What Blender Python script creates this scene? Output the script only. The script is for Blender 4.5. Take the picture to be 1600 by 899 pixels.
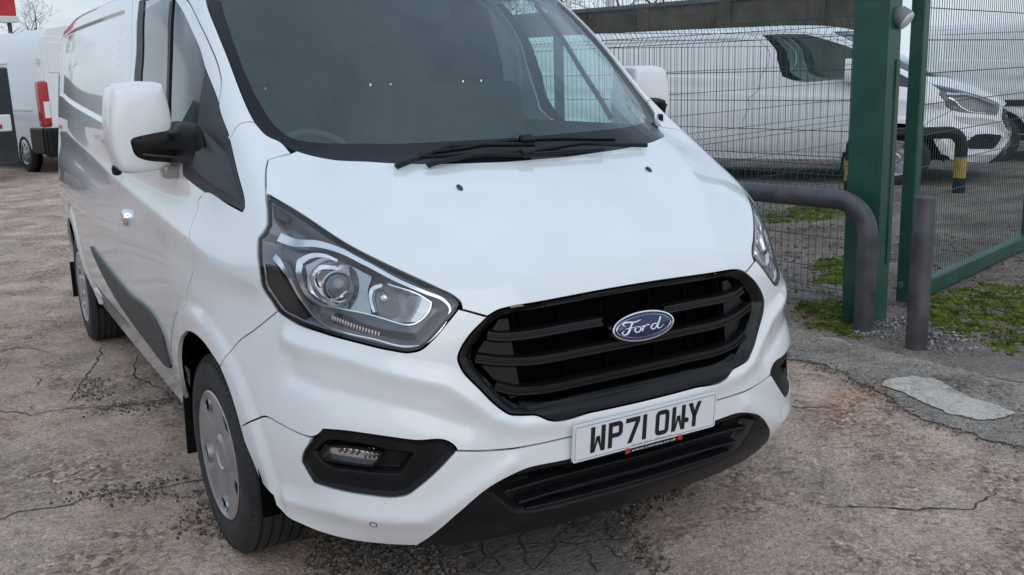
import bpy, bmesh, math, random
import numpy as np
from mathutils import Vector, Matrix, noise
from mathutils.geometry import delaunay_2d_cdt

for o in list(bpy.data.objects): bpy.data.objects.remove(o)
SC = bpy.context.scene
COL = SC.collection
# ------------------------------------------------------------------ camera
CAMPOS = Vector((-1.6914, -3.2032, 1.5653)); YAW, PITCH, ROLL, FPX = .5221, .2171, -.0315, 1547.93
cf = Vector((math.sin(YAW)*math.cos(PITCH), math.cos(YAW)*math.cos(PITCH), -math.sin(PITCH)))
cr = cf.cross(Vector((0, 0, 1))).normalized(); cu = cr.cross(cf)
cr2 = math.cos(ROLL)*cr + math.sin(ROLL)*cu; cu2 = -math.sin(ROLL)*cr + math.cos(ROLL)*cu
cd = bpy.data.cameras.new('camera'); cam = bpy.data.objects.new('camera', cd); COL.objects.link(cam)
M = Matrix(((cr2.x, cu2.x, -cf.x, CAMPOS.x), (cr2.y, cu2.y, -cf.y, CAMPOS.y), (cr2.z, cu2.z, -cf.z, CAMPOS.z), (0, 0, 0, 1)))
cam.matrix_world = M
cd.sensor_width = 36; cd.lens = FPX/1600*36; cd.clip_end = 2000; cd.clip_start = .05
SC.camera = cam
# ------------------------------------------------------------------ sky, sun, exposure
W = bpy.data.worlds.new('World'); SC.world = W; W.use_nodes = True
wn, wl = W.node_tree.nodes, W.node_tree.links
bg = wn['Background']
SUN_EL, SUN_AZ = math.radians(32), math.radians(192)   # azimuth measured from +Y towards +X
sky = wn.new('ShaderNodeTexSky'); sky.sky_type = 'NISHITA'; sky.sun_disc = False
sky.sun_elevation = SUN_EL; sky.sun_rotation = SUN_AZ; sky.air_density = 1.0; sky.dust_density = 2.0; sky.ozone_density = 1.5
tc = wn.new('ShaderNodeTexCoord')
mp = wn.new('ShaderNodeMapping'); mp.inputs['Scale'].default_value = (1, 1, 2.6)
wl.new(tc.outputs['Generated'], mp.inputs['Vector'])
n1 = wn.new('ShaderNodeTexNoise'); n1.inputs['Scale'].default_value = 2.3; n1.inputs['Detail'].default_value = 7; n1.inputs['Roughness'].default_value = .55
wl.new(mp.outputs[0], n1.inputs['Vector'])
rp = wn.new('ShaderNodeValToRGB'); rp.color_ramp.elements[0].position = .22; rp.color_ramp.elements[1].position = .46
wl.new(n1.outputs['Fac'], rp.inputs['Fac'])
n2 = wn.new('ShaderNodeTexNoise'); n2.inputs['Scale'].default_value = 3.1; n2.inputs['Detail'].default_value = 6
mp2 = wn.new('ShaderNodeMapping'); mp2.inputs['Location'].default_value = (4, 2, 1); mp2.inputs['Scale'].default_value = (1, 1, 3)
wl.new(tc.outputs['Generated'], mp2.inputs['Vector']); wl.new(mp2.outputs[0], n2.inputs['Vector'])
cl = wn.new('ShaderNodeValToRGB')
cl.color_ramp.elements[0].position = .3; cl.color_ramp.elements[0].color = (4.7, 6.1, 7.9, 1)
cl.color_ramp.elements[1].position = .7; cl.color_ramp.elements[1].color = (7.9, 9.3, 11.0, 1)
wl.new(n2.outputs['Fac'], cl.inputs['Fac'])
# thin cloud low over the horizon is paler and warmer
sx = wn.new('ShaderNodeSeparateXYZ'); wl.new(tc.outputs['Generated'], sx.inputs[0])
hz = wn.new('ShaderNodeValToRGB'); hz.color_ramp.elements[0].position = .0; hz.color_ramp.elements[0].color = (1, 1, 1, 1); hz.color_ramp.elements[1].position = .42; hz.color_ramp.elements[1].color = (0, 0, 0, 1); wl.new(sx.outputs['Z'], hz.inputs['Fac'])
cw = wn.new('ShaderNodeMixRGB'); cw.inputs[2].default_value = (7.4, 8.3, 9.0, 1); wl.new(hz.outputs[0], cw.inputs[0]); wl.new(cl.outputs[0], cw.inputs[1])
mx = wn.new('ShaderNodeMixRGB'); wl.new(rp.outputs[0], mx.inputs[0]); wl.new(sky.outputs[0], mx.inputs[1]); wl.new(cw.outputs[0], mx.inputs[2])
wl.new(mx.outputs[0], bg.inputs['Color']); bg.inputs['Strength'].default_value = .1
sl = bpy.data.lights.new('sun', 'SUN'); sl.energy = .7; sl.angle = math.radians(60); sl.color = (1, .98, .96)
so = bpy.data.objects.new('sun', sl); COL.objects.link(so)
sdir = Vector((math.sin(SUN_AZ)*math.cos(SUN_EL), math.cos(SUN_AZ)*math.cos(SUN_EL), math.sin(SUN_EL)))
so.rotation_euler = (-sdir).to_track_quat('-Z', 'Y').to_euler(); so.location = (0, 0, 30)
SC.render.engine = 'CYCLES'
SC.view_settings.view_transform = 'Standard'; SC.view_settings.look = 'None'; SC.view_settings.gamma = 1
SC.view_settings.exposure = -0.02
SC.cycles.max_bounces = 10; SC.cycles.transparent_max_bounces = 16

# ------------------------------------------------------------------ materials
def mat(name, col=(.5, .5, .5), rough=.5, metal=0, coat=0, spec=.5, coat_rough=.03):
    m = bpy.data.materials.new(name); m.use_nodes = True
    b = m.node_tree.nodes['Principled BSDF']
    b.inputs['Base Color'].default_value = (*col, 1); b.inputs['Roughness'].default_value = rough
    b.inputs['Metallic'].default_value = metal; b.inputs['Coat Weight'].default_value = coat
    b.inputs['Coat Roughness'].default_value = coat_rough; b.inputs['Specular IOR Level'].default_value = spec
    return m
def nodes(m): return m.node_tree.nodes, m.node_tree.links, m.node_tree.nodes['Principled BSDF']
def noise_node(m, scale, detail=4, rough=.5, coord='Object', vscale=None):
    n, l, b = nodes(m)
    t = n.new('ShaderNodeTexCoord'); x = n.new('ShaderNodeTexNoise')
    x.inputs['Scale'].default_value = scale; x.inputs['Detail'].default_value = detail; x.inputs['Roughness'].default_value = rough
    if vscale:
        q = n.new('ShaderNodeMapping'); q.inputs['Scale'].default_value = vscale
        l.new(t.outputs[coord], q.inputs[0]); l.new(q.outputs[0], x.inputs['Vector'])
    else: l.new(t.outputs[coord], x.inputs['Vector'])
    return x
def ramp(m, src, stops):
    n, l, b = nodes(m); r = n.new('ShaderNodeValToRGB'); e = r.color_ramp.elements
    while len(e) < len(stops): e.new(.5)
    for k, (p, c) in enumerate(stops):
        e[k].position = p; e[k].color = (*c, 1) if len(c) == 3 else c
    l.new(src, r.inputs['Fac']); return r
def mixc(m, fac, a, b_, mode='MIX'):
    n, l, b = nodes(m); x = n.new('ShaderNodeMixRGB'); x.blend_type = mode
    for i, s in enumerate((fac, a, b_)):
        if hasattr(s, 'links'): l.new(s, x.inputs[i])
        elif i == 0: x.inputs[0].default_value = s
        else: x.inputs[i].default_value = (*s, 1)
    return x.outputs[0]
def bump(m, src, strength, dist=.01, prev=None):
    n, l, b = nodes(m); x = n.new('ShaderNodeBump'); x.inputs['Strength'].default_value = strength; x.inputs['Distance'].default_value = dist
    l.new(src, x.inputs['Height'])
    if prev: l.new(prev, x.inputs['Normal'])
    l.new(x.outputs[0], b.inputs['Normal']); return x.outputs[0]
def vary(m, c0, c1, scale=6, detail=5, r0=None, r1=None):
    n, l, b = nodes(m); x = noise_node(m, scale, detail); r = ramp(m, x.outputs['Fac'], [(.35, c0), (.65, c1)])
    l.new(r.outputs[0], b.inputs['Base Color'])
    if r0 is not None:
        q = n.new('ShaderNodeMapRange'); q.inputs[3].default_value = r0; q.inputs[4].default_value = r1
        l.new(x.outputs['Fac'], q.inputs[0]); l.new(q.outputs[0], b.inputs['Roughness'])
    return m
def glassy(name, tint, rough=.0, ior=1.5, boost=1.0, diff=0.0):
    """thin sheet of glass: tinted see-through plus mirror by angle"""
    m = bpy.data.materials.new(name); m.use_nodes = True
    n, l = m.node_tree.nodes, m.node_tree.links; n.remove(n['Principled BSDF']); out = n['Material Output']
    t = n.new('ShaderNodeBsdfTransparent'); t.inputs[0].default_value = (*tint, 1)
    g = n.new('ShaderNodeBsdfGlossy'); g.inputs['Roughness'].default_value = rough; g.inputs[0].default_value = (1, 1, 1, 1)
    # Schlick reflectance, the same from either face of the sheet
    ge = n.new('ShaderNodeNewGeometry'); dp = n.new('ShaderNodeVectorMath'); dp.operation = 'DOT_PRODUCT'; l.new(ge.outputs['Incoming'], dp.inputs[0]); l.new(ge.outputs['Normal'], dp.inputs[1])
    ab = n.new('ShaderNodeMath'); ab.operation = 'ABSOLUTE'; l.new(dp.outputs['Value'], ab.inputs[0])
    om = n.new('ShaderNodeMath'); om.operation = 'SUBTRACT'; om.inputs[0].default_value = 1; om.use_clamp = True; l.new(ab.outputs[0], om.inputs[1])
    pw = n.new('ShaderNodeMath'); pw.operation = 'POWER'; pw.inputs[1].default_value = 5; l.new(om.outputs[0], pw.inputs[0])
    f0 = ((ior-1)/(ior+1))**2
    q = n.new('ShaderNodeMath'); q.operation = 'MULTIPLY_ADD'; q.inputs[1].default_value = (1-f0)*boost; q.inputs[2].default_value = f0*boost; q.use_clamp = True
    l.new(pw.outputs[0], q.inputs[0])
    s = n.new('ShaderNodeMixShader'); l.new(q.outputs[0], s.inputs[0]); l.new(t.outputs[0], s.inputs[1]); l.new(g.outputs[0], s.inputs[2])
    if diff:   # film of dust that also paints in the teal veil of reflected sky
        d = n.new('ShaderNodeBsdfDiffuse'); d.inputs[0].default_value = (.42, .60, .68, 1); s2 = n.new('ShaderNodeMixShader'); s2.inputs[0].default_value = diff
        l.new(s.outputs[0], s2.inputs[1]); l.new(d.outputs[0], s2.inputs[2]); s = s2
    l.new(s.outputs[0], out.inputs['Surface']); return m

MT = {}
MT['paint'] = mat('white_paint', (.80, .81, .82), .26, 0, 1)
x_ = noise_node(MT['paint'], 5, 6); r_ = ramp(MT['paint'], x_.outputs['Fac'], [(.3, (.755, .77, .78)), (.7, (.80, .815, .825))])
n_, l_, b_ = nodes(MT['paint'])
# sparse stone chips and specks of dirt
t_ = n_.new('ShaderNodeTexCoord'); v_ = n_.new('ShaderNodeTexVoronoi'); v_.inputs['Scale'].default_value = 26; l_.new(t_.outputs['Object'], v_.inputs['Vector'])
ch_ = ramp(MT['paint'], v_.outputs['Distance'], [(.035, (1, 1, 1)), (.06, (0, 0, 0))])
k_ = noise_node(MT['paint'], 1.7, 3); km_ = ramp(MT['paint'], k_.outputs['Fac'], [(.5, (0, 0, 0)), (.62, (.55, .55, .55))])
mu_ = mixc(MT['paint'], 1, ch_.outputs[0], km_.outputs[0], 'MULTIPLY')
l_.new(mixc(MT['paint'], mu_, r_.outputs[0], (.38, .35, .32)), b_.inputs['Base Color'])
rw_ = n_.new('ShaderNodeMapRange'); rw_.inputs[3].default_value = .0; rw_.inputs[4].default_value = .10; l_.new(x_.outputs['Fac'], rw_.inputs[0]); l_.new(rw_.outputs[0], b_.inputs['Coat Roughness'])
MT['plastic'] = vary(mat('black_plastic', (.007, .007, .008), .42, spec=.22), (.006, .006, .007), (.009, .009, .010), 30, 4, .34, .46)
MT['trim'] = vary(mat('grey_black_trim', (.03, .03, .034), .5), (.026, .026, .030), (.038, .038, .043), 20, 4, .42, .58)
x_ = noise_node(MT['trim'], 900, 2); bump(MT['trim'], x_.outputs['Fac'], .15, .0005)
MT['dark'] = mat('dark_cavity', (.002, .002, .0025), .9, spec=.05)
MT['rubber'] = vary(mat('tyre_rubber', (.02, .02, .021), .75), (.016, .016, .017), (.032, .031, .030), 14, 5)
MT['chrome'] = mat('chrome', (.85, .86, .88), .07, 1)
MT['satin'] = mat('satin_reflector', (.78, .8, .82), .15, 1)
MT['reflector'] = mat('lamp_reflector', (.42, .43, .45), .16, 1)
MT['silver'] = vary(mat('silver_wheel_paint', (.42, .42, .44), .38, .75, .3), (.38, .38, .40), (.47, .47, .48), 8, 5)
MT['frit'] = mat('black_glass_border', (.010, .010, .014), .12, 0, 0, spec=.24)
MT['screen'] = glassy('windscreen_glass', (.72, .87, .87), 0, 1.5, 1.35, .06)
MT['window_far'] = glassy('green_side_window', (.62, .86, .78), 0, 1.5, 1.2)
MT['window'] = glassy('side_window_glass', (.74, .92, .87), 0, 1.5, 1.5)
MT['lens'] = glassy('clear_lens', (.97, .975, .98), .01, 1.45, 1.1)
MT['plate'] = mat('number_plate_white', (.74, .75, .78), .45, 0, .15)
MT['ink'] = mat('black_print', (.006, .006, .008), .5)
MT['grey_ink'] = mat('grey_print', (.25, .25, .26), .5)
MT['red_plastic'] = mat('red_lens', (.42, .015, .02), .15, 0, .8)
MT['red_print'] = mat('red_print', (.45, .03, .04), .5)
MT['white_print'] = mat('white_print', (.8, .8, .8), .5)
MT['blue'] = mat('badge_blue', (.008, .017, .08), .2, 0, .4)
MT['amber'] = mat('amber_lens', (.55, .45, .40), .2, .4, .5)
MT['drl'] = mat('bright_lamp_trim', (.82, .83, .85), .15, .9, 0)
MT['grilleblack'] = mat('grille_black', (.0055, .0055, .006), .33, spec=.33)
MT['smoke'] = mat('smoked_lens', (.30, .27, .27), .15, 0, .8)
MT['cabin'] = vary(mat('dark_cabin_plastic', (.06, .062, .066), .65), (.045, .047, .05), (.085, .088, .092), 5)
MT['seat'] = vary(mat('dark_seat_cloth', (.022, .022, .026), .9), (.018, .018, .02), (.03, .03, .034), 60)
MT['lampgrey'] = mat('lamp_housing_grey', (.17, .17, .185), .26, .3)
MT['lampdark'] = mat('lamp_housing_dark', (.022, .018, .019), .3)
MT['projector'] = mat('projector_lens', (.10, .11, .12), .03, .35, 1)

# ------------------------------------------------------------------ mesh helpers
def link(o, parent=None):
    COL.objects.link(o)
    if parent is not None: o.parent = parent
    return o
def mk(name, v, f, m, parent=None, smooth=False, normals=None):
    me = bpy.data.meshes.new(name); me.from_pydata([tuple(map(float, p)) for p in v], [], [tuple(map(int, q)) for q in f])
    if isinstance(m, str): m = MT[m]
    me.materials.append(m)
    if smooth: me.polygons.foreach_set('use_smooth', [True]*len(me.polygons))
    if normals is not None:
        me.polygons.foreach_set('use_smooth', [True]*len(me.polygons))
        me.normals_split_custom_set_from_vertices([tuple(map(float, p)) for p in normals])
    me.update()
    return link(bpy.data.objects.new(name, me), parent)
def tag(o, label=None, cat=None, group=None, kind=None):
    if label: o['label'] = label
    if cat: o['category'] = cat
    if group: o['group'] = group
    if kind: o['kind'] = kind
    return o
def empty(name, loc=(0, 0, 0), rz=0):
    o = bpy.data.objects.new(name, None); o.location = loc; o.rotation_euler = (0, 0, rz); o.empty_display_size = .3
    return link(o)
class MB:
    """collects shapes, then links them as one mesh"""
    def __init__(s): s.v = []; s.f = []
    def add(s, v, f):
        k = len(s.v); s.v += [tuple(p) for p in v]; s.f += [tuple(i+k for i in q) for q in f]; return s
    def box(s, c, d, R=None, bev=0):
        x, y, z = [q/2 for q in d]
        if bev <= 0:
            P = [Vector((a*x, b*y, e*z)) for e in (-1, 1) for b in (-1, 1) for a in (-1, 1)]
            F = [(0, 2, 3, 1), (4, 5, 7, 6), (0, 1, 5, 4), (2, 6, 7, 3), (0, 4, 6, 2), (1, 3, 7, 5)]
        else:
            bm = bmesh.new(); bmesh.ops.create_cube(bm, size=1); bmesh.ops.scale(bm, vec=d, verts=bm.verts)
            bmesh.ops.bevel(bm, geom=bm.edges[:], offset=bev, segments=2, profile=.5, affect='EDGES')
            bm.verts.index_update(); P = [p.co.copy() for p in bm.verts]; F = [[q.index for q in f.verts] for f in bm.faces]; bm.free()
        if R is not None: P = [R @ p for p in P]
        return s.add([p + Vector(c) for p in P], F)
    def tube(s, pts, r, n=8, cap=True):
        pts = [Vector(p) for p in pts]; rs = r if hasattr(r, '__len__') else [r]*len(pts)
        V = []; F = []; prev = None
        for i, p in enumerate(pts):
            t = (pts[min(i+1, len(pts)-1)] - pts[max(i-1, 0)]).normalized()
            if prev is None:
                a = t.cross(Vector((0, 0, 1)));
                if a.length < .1: a = t.cross(Vector((1, 0, 0)))
            else: a = prev - t*prev.dot(t)
            a.normalize(); prev = a; b = t.cross(a)
            for k in range(n):
                q = 2*math.pi*k/n; V.append(p + (a*math.cos(q) + b*math.sin(q))*rs[i])
        for i in range(len(pts)-1):
            for k in range(n): F.append((i*n+k, i*n+(k+1) % n, (i+1)*n+(k+1) % n, (i+1)*n+k))
        if cap: F.append(tuple(range(n-1, -1, -1))); F.append(tuple((len(pts)-1)*n+k for k in range(n)))
        return s.add(V, F)
    def prism(s, poly, z0, z1, fn=None):
        n = len(poly); V = [(a, b, z0) for a, b in poly] + [(a, b, z1) for a, b in poly]
        if fn: V = [fn(*p) for p in V]
        F = [tuple(range(n-1, -1, -1)), tuple(range(n, 2*n))] + [(i, (i+1) % n, n+(i+1) % n, n+i) for i in range(n)]
        return s.add(V, F)
    def lathe(s, prof, n=48, fn=None):
        """profile of (radius, axial) turned about local X; fn maps (x, y, z)"""
        V = []; F = []; m = len(prof)
        for i in range(n):
            q = 2*math.pi*i/n
            for r, a in prof: V.append((a, r*math.cos(q), r*math.sin(q)))
        for i in range(n):
            for j in range(m-1): F.append((i*m+j, i*m+j+1, ((i+1) % n)*m+j+1, ((i+1) % n)*m+j))
        if fn: V = [fn(*p) for p in V]
        return s.add(V, F)
    def build(s, name, m, parent=None, smooth=False): return mk(name, s.v, s.f, m, parent, smooth)
def autosmooth(o, deg=40):
    me = o.data; bm = bmesh.new(); bm.from_mesh(me)
    bmesh.ops.recalc_face_normals(bm, faces=bm.faces)
    for f in bm.faces: f.smooth = True
    for e in bm.edges:
        if len(e.link_faces) == 2 and e.calc_face_angle(0) > math.radians(deg): e.smooth = False
    bm.to_mesh(me); bm.free(); return o
# measured body points: (x, y, z) per column from the centre line to the flank, then (x, z) of the flank
ROWS=[
 ([(0,-.90,.235),(.3,-.893,.235),(.55,-.86,.245),(.71,-.80,.26),(.84,-.70,.28),(.925,-.57,.30),(.96,-.42,.31),(.965,0,.30)],(.965,.305)),
 ([(0,-.985,.32),(.3,-.975,.325),(.55,-.925,.335),(.73,-.85,.35),(.85,-.735,.37),(.922,-.587,.385),(.967,-.42,.40),(.99,0,.41)],(.99,.41)),
 ([(0,-1.01,.44),(.3,-1.0,.445),(.55,-.945,.45),(.74,-.86,.46),(.865,-.728,.47),(.936,-.577,.48),(.983,-.405,.49),(1.015,0,.50)],(1.015,.50)),
 ([(0,-1.012,.62),(.3,-1.0,.62),(.55,-.945,.62),(.75,-.85,.62),(.873,-.705,.62),(.942,-.557,.62),(.99,-.375,.62),(1.03,0,.63)],(1.03,.63)),
 ([(0,-.995,.80),(.3,-.98,.80),(.55,-.925,.80),(.74,-.825,.80),(.86,-.66,.80),(.926,-.51,.79),(.979,-.34,.785),(1.03,0,.78)],(1.03,.78)),
 ([(0,-.955,.95),(.3,-.945,.945),(.52,-.905,.945),(.71,-.80,.945),(.828,-.645,.95),(.896,-.51,.945),(.95,-.34,.93),(1.025,0,.90)],(1.028,.90)),
 ([(0,-.86,1.06),(.3,-.85,1.055),(.52,-.81,1.055),(.70,-.73,1.055),(.82,-.615,1.05),(.90,-.49,1.04),(.953,-.335,1.02),(1.015,0,1.0)],(1.02,1.0)),
 ([(0,-.66,1.195),(.3,-.655,1.192),(.53,-.63,1.18),(.70,-.56,1.172),(.81,-.48,1.165),(.882,-.39,1.145),(.937,-.26,1.11),(1.0,.03,1.08)],(1.01,1.08)),
 ([(0,-.44,1.28),(.3,-.438,1.283),(.536,-.391,1.302),(.69,-.26,1.305),(.79,-.23,1.297),(.86,-.22,1.268),(.915,-.13,1.22),(.97,.10,1.18)],(.99,1.18)),
 ([(0,-.25,1.415),(.3,-.235,1.42),(.536,-.17,1.425),(.70,-.06,1.425),(.797,.03,1.455),(.85,.08,1.45),(.90,.17,1.41),(.952,.32,1.36)],(.98,1.34)),
 ([(0,.05,1.63),(.3,.065,1.63),(.53,.13,1.63),(.70,.22,1.635),(.785,.265,1.645),(.835,.32,1.635),(.875,.42,1.60),(.905,.58,1.57)],(.952,1.56)),
 ([(0,.33,1.82),(.3,.345,1.82),(.52,.40,1.825),(.67,.48,1.83),(.755,.535,1.84),(.795,.60,1.825),(.828,.70,1.79),(.86,.83,1.775)],(.92,1.76)),
 ([(0,.50,1.925),(.3,.51,1.925),(.5,.56,1.925),(.64,.63,1.925),(.72,.69,1.925),(.765,.76,1.915),(.80,.86,1.90),(.825,1.0,1.895)],(.878,1.90)),
 ([(0,.75,1.99),(.28,.76,1.99),(.47,.8,1.988),(.60,.86,1.985),(.67,.92,1.98),(.705,.99,1.975),(.73,1.08,1.97),(.745,1.2,1.97)],(.76,1.98)),
 ([(0,1.1,2.02),(.1,1.1,2.02),(.17,1.12,2.02),(.23,1.14,2.018),(.27,1.17,2.017),(.3,1.2,2.016),(.32,1.26,2.015),(.33,1.34,2.015)],(.35,2.02)),
]
UV={
'headlight':[(4.827, 7.632), (4.731, 7.621), (3.814, 7.004), (3.208, 6.428), (2.742, 5.971), (2.279, 5.475), (2.08, 5.236), (2.035, 5.133), (2.069, 4.99), (2.191, 4.752), (2.357, 4.43), (2.483, 4.275), (2.615, 4.239), (2.845, 4.279), (3.284, 4.373), (3.856, 4.458), (4.514, 4.579), (5.121, 4.779), (5.484, 5.19), (5.487, 5.972), (5.441, 6.575), (5.396, 6.766), (5.157, 6.902), (5.012, 7.04), (4.905, 7.381)],
'fog':[(3.954, 2.988), (4.106, 2.861), (4.324, 2.663), (4.518, 2.404), (4.574, 2.25), (4.51, 2.081), (4.39, 1.802), (3.987, 1.818), (3.372, 1.838), (2.936, 1.855), (2.797, 1.907), (2.657, 2.048), (2.337, 2.419), (2.135, 2.684), (2.146, 2.762), (2.216, 2.836), (2.592, 2.891), (2.992, 2.967), (3.552, 3.012)],
'arch':[(7.825, 0.329), (7.781, 0.981), (7.593, 2.21), (7.493, 2.953), (7.362, 3.453), (7.161, 3.796), (6.959, 3.896), (6.745, 3.827), (6.575, 3.684), (6.411, 3.521), (6.268, 3.228), (6.16, 2.808), (6.108, 2.336), (6.039, 1.652), (6.005, 0.935), (5.791, 0.498)],
'ws':[(4.215, 11.018), (4.068, 10.362), (3.952, 9.837), (3.904, 9.412), (3.884, 9.022), (3.873, 8.825), (3.74, 8.618), (3.401, 8.459), (3.159, 8.283), (2.864, 8.148), (2.611, 8.031), (2.0, 7.997), (1.463, 8.0), (0.855, 8.009), (0.292, 7.966)],
'bump_wing':[(5.106, 4.754), (5.651, 4.379), (6.022, 4.114), (6.411, 3.667)],
'bump_low':[(6.083, 2.52), (5.759, 2.786), (5.441, 2.939), (5.023, 2.896), (4.596, 2.833), (4.228, 2.795)],
'bump_low2':[(2.113, 2.682), (1.855, 2.644), (1.491, 2.619), (0.868, 2.64)],
'hood_wing':[(4.802, 7.652), (4.478, 8.008), (4.195, 8.152), (3.853, 8.161), (3.342, 8.22)],
'pillar_wing':[(5.291, 8.665), (4.779, 8.774), (4.231, 8.814), (3.959, 8.827)],
'doorseam':[(6.695, 8.152), (6.928, 8.014), (7.051, 7.344), (7.028, 6.755), (6.976, 6.176), (7.021, 5.596), (7.133, 5.019), (7.204, 4.482), (7.258, 3.889)],
'pillar_seam':[(5.46, 11.357), (4.932, 10.589), (4.679, 10.127), (4.597, 9.77), (4.695, 9.515), (4.935, 9.344), (5.155, 9.228)],
'tri':[(5.252, 9.795), (5.127, 9.223), (5.287, 8.712), (5.549, 8.163), (5.64, 7.702), (5.682, 7.602), (5.77, 7.538), (6.062, 7.755), (6.695, 8.152), (7.203, 8.463)],
'win':[(6.39, 11.629), (5.746, 11.02), (5.443, 10.544), (5.266, 10.192), (5.252, 9.875)],
'mould':[(10.382, 3.607), (9.647, 3.362), (9.101, 3.238), (8.057, 3.06), (7.983, 2.934), (7.947, 2.063), (8.083, 1.902), (8.691, 2.037), (9.76, 2.732), (10.255, 3.377)],
'drl':[(4.787, 6.748, 0.0129), (4.37, 6.595, 0.0117), (3.877, 6.563, 0.0105), (3.489, 6.434, 0.0082), (3.066, 6.077, 0.0064), (2.713, 5.688, 0.0053), (2.418, 5.407, 0.0047), (2.227, 5.222, 0.0041), (2.164, 5.032, 0.0029), (2.195, 4.83, 0.0023), (2.336, 4.493, 0.0023), (2.466, 4.35, 0.0023), (2.636, 4.333, 0.0023), (3.111, 4.453, 0.0018), (3.615, 4.525, 0.0018), (3.937, 4.6, 0.0023), (4.256, 4.803, 0.0029), (4.622, 5.209, 0.0041), (4.808, 5.797, 0.0053), (4.952, 6.206, 0.0094), (5.045, 6.311, 0.0082)],
'hook':[(3.599, 6.206, 0.0035), (3.797, 6.32, 0.0047), (4.137, 6.317, 0.0082), (4.429, 6.171, 0.0117), (4.545, 5.678, 0.0105), (4.434, 5.215, 0.007), (4.201, 5.032, 0.0035), (3.689, 4.967, 0.0018), (3.183, 4.91, 0.0018), (3.042, 4.866, 0.0018), (2.578, 4.773, 0.0018), (2.409, 5.074, 0.0018), (2.386, 5.207, 0.0018), (2.52, 5.398, 0.0018), (2.889, 5.654, 0.0018)],
'hook2':[(3.705, 6.05, 0.0047), (4.031, 6.035, 0.007), (4.223, 5.843, 0.0082), (4.252, 5.338, 0.007), (4.064, 5.14, 0.0035), (3.828, 5.16, 0.0023), (3.598, 5.407, 0.0018)],
'hook3':[(2.981, 5.633, 0.0047), (3.148, 5.523, 0.0059), (3.21, 5.23, 0.0047), (3.159, 4.976, 0.0035)],
'proj':[(3.842, 5.496), (3.034, 5.386)],
'bowl':[(3.107, 5.537), (2.954, 5.647), (2.548, 5.394), (2.398, 5.223), (2.412, 5.04), (2.581, 4.788), (3.026, 4.871), (3.139, 5.024)],
'bowl1':[(4.322, 6.081), (3.814, 6.332), (3.54, 6.206), (3.092, 5.834), (3.231, 5.422), (3.198, 4.932), (3.714, 4.984), (4.146, 5.037), (4.416, 5.315)],
'ind':[(3.855, 4.74), (3.084, 4.543)],
'ind2':[(3.031, 4.565), (2.578, 4.456)],
'lampdark':[(5.522, 6.187), (5.042, 6.051), (4.776, 5.187), (4.327, 4.719), (4.399, 4.569), (5.243, 4.765), (5.602, 5.341)],
'lampgrey':[(4.857, 7.578), (4.313, 7.126), (4.422, 7.033), (4.95, 7.252)],
'frit':[(3.527, 11.025), (3.471, 10.348), (3.464, 9.675), (3.398, 9.259), (3.281, 8.874), (3.068, 8.655), (2.656, 8.553), (1.81, 8.514), (0.93, 8.574), (0.02, 8.587)],
'arm1':[(1.656, 7.882), (0.929, 8.334), (0.445, 8.33), (0.057, 8.227), (0.598, 8.218)],
'blade1':[(0.422, 8.399), (0.005, 8.393), (0.464, 8.34), (1.136, 8.137)],
'arm2':[(1.257, 7.891), (0.816, 8.048), (0.25, 8.079), (0.092, 8.002)],
'blade2':[(1.369, 8.042), (0.78, 8.155), (0.279, 8.132), (0.0, 8.063), (0.658, 8.172), (1.118, 7.987), (1.472, 7.894)],
'blade3':[(0.05, 7.927), (0.439, 7.952), (0.856, 7.884)],
'clip':[(0.032, 8.397)],
'clip2':[(0.14, 7.967)],
'knob':[(1.958, 7.903)],
'foglamp':[(4.186, 2.485), (4.042, 2.674), (3.444, 2.72), (3.081, 2.67), (3.144, 2.554), (3.26, 2.428), (3.715, 2.426), (4.132, 2.409)],
'fogdeep':[(4.347, 2.508), (3.991, 2.785), (3.475, 2.834), (2.81, 2.711), (2.611, 2.678), (2.853, 2.29), (3.564, 2.28), (4.146, 2.307)],
'ridge1':[],
}
# ------------------------------------------------------------------ van body: a smooth shell over a net of measured points (metres; van faces -Y, front axle at y = 0)
SIDE_F = (.15, .32, .52, .74, .93)
def build_net():
    P = []
    for pts, (xs, zs) in ROWS:
        r = [list(p) for p in pts]; y7, z7 = r[7][1], r[7][2]
        for i, y in enumerate([y7+(3.9-y7)*f for f in SIDE_F]+[4.33]):
            x = xs-(.0, .0, .0, .005, .03, .07)[i]
            if i == 0: x = (r[7][0]+xs)/2 + .25*(xs-r[7][0])
            r.append([x, y, z7+(zs-z7)*min(1, (i+1)/2)])
        P.append(r)
    return np.array(P)
def nspl(n):
    A = np.zeros((n, n)); B = np.zeros((n, n)); A[0, 0] = A[-1, -1] = 1
    for i in range(1, n-1): A[i, i-1:i+2] = (1, 4, 1); B[i, i-1:i+2] = (6, -12, 6)
    return np.linalg.solve(A, B)
HN = build_net(); NR, NC = HN.shape[:2]
FULL = np.concatenate([HN[:, :0:-1]*[-1, 1, 1], HN], 1); FU = FULL.shape[1]
MU, MV = nspl(FU), nspl(NR); FLAT = FULL.reshape(NR, -1)
def basis(t, n, Mx):
    t = np.clip(t, 0, n-1-1e-9); i = t.astype(int); f = t-i; a = 1-f; k = np.arange(len(t))
    Wt = ((a**3-a)/6)[:, None]*Mx[i] + ((f**3-f)/6)[:, None]*Mx[i+1]
    Wt[k, i] += a; Wt[k, i+1] += f; return Wt
def S0(u, v):
    u = np.asarray(u, float); v = np.asarray(v, float)
    A = (basis(v, NR, MV) @ FLAT).reshape(len(u), FU, 3)
    return np.einsum('kc,kcd->kd', basis(u+NC-1, FU, MU), A)
def unit(a): return a/(np.linalg.norm(a, axis=-1, keepdims=True)+1e-12)
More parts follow.
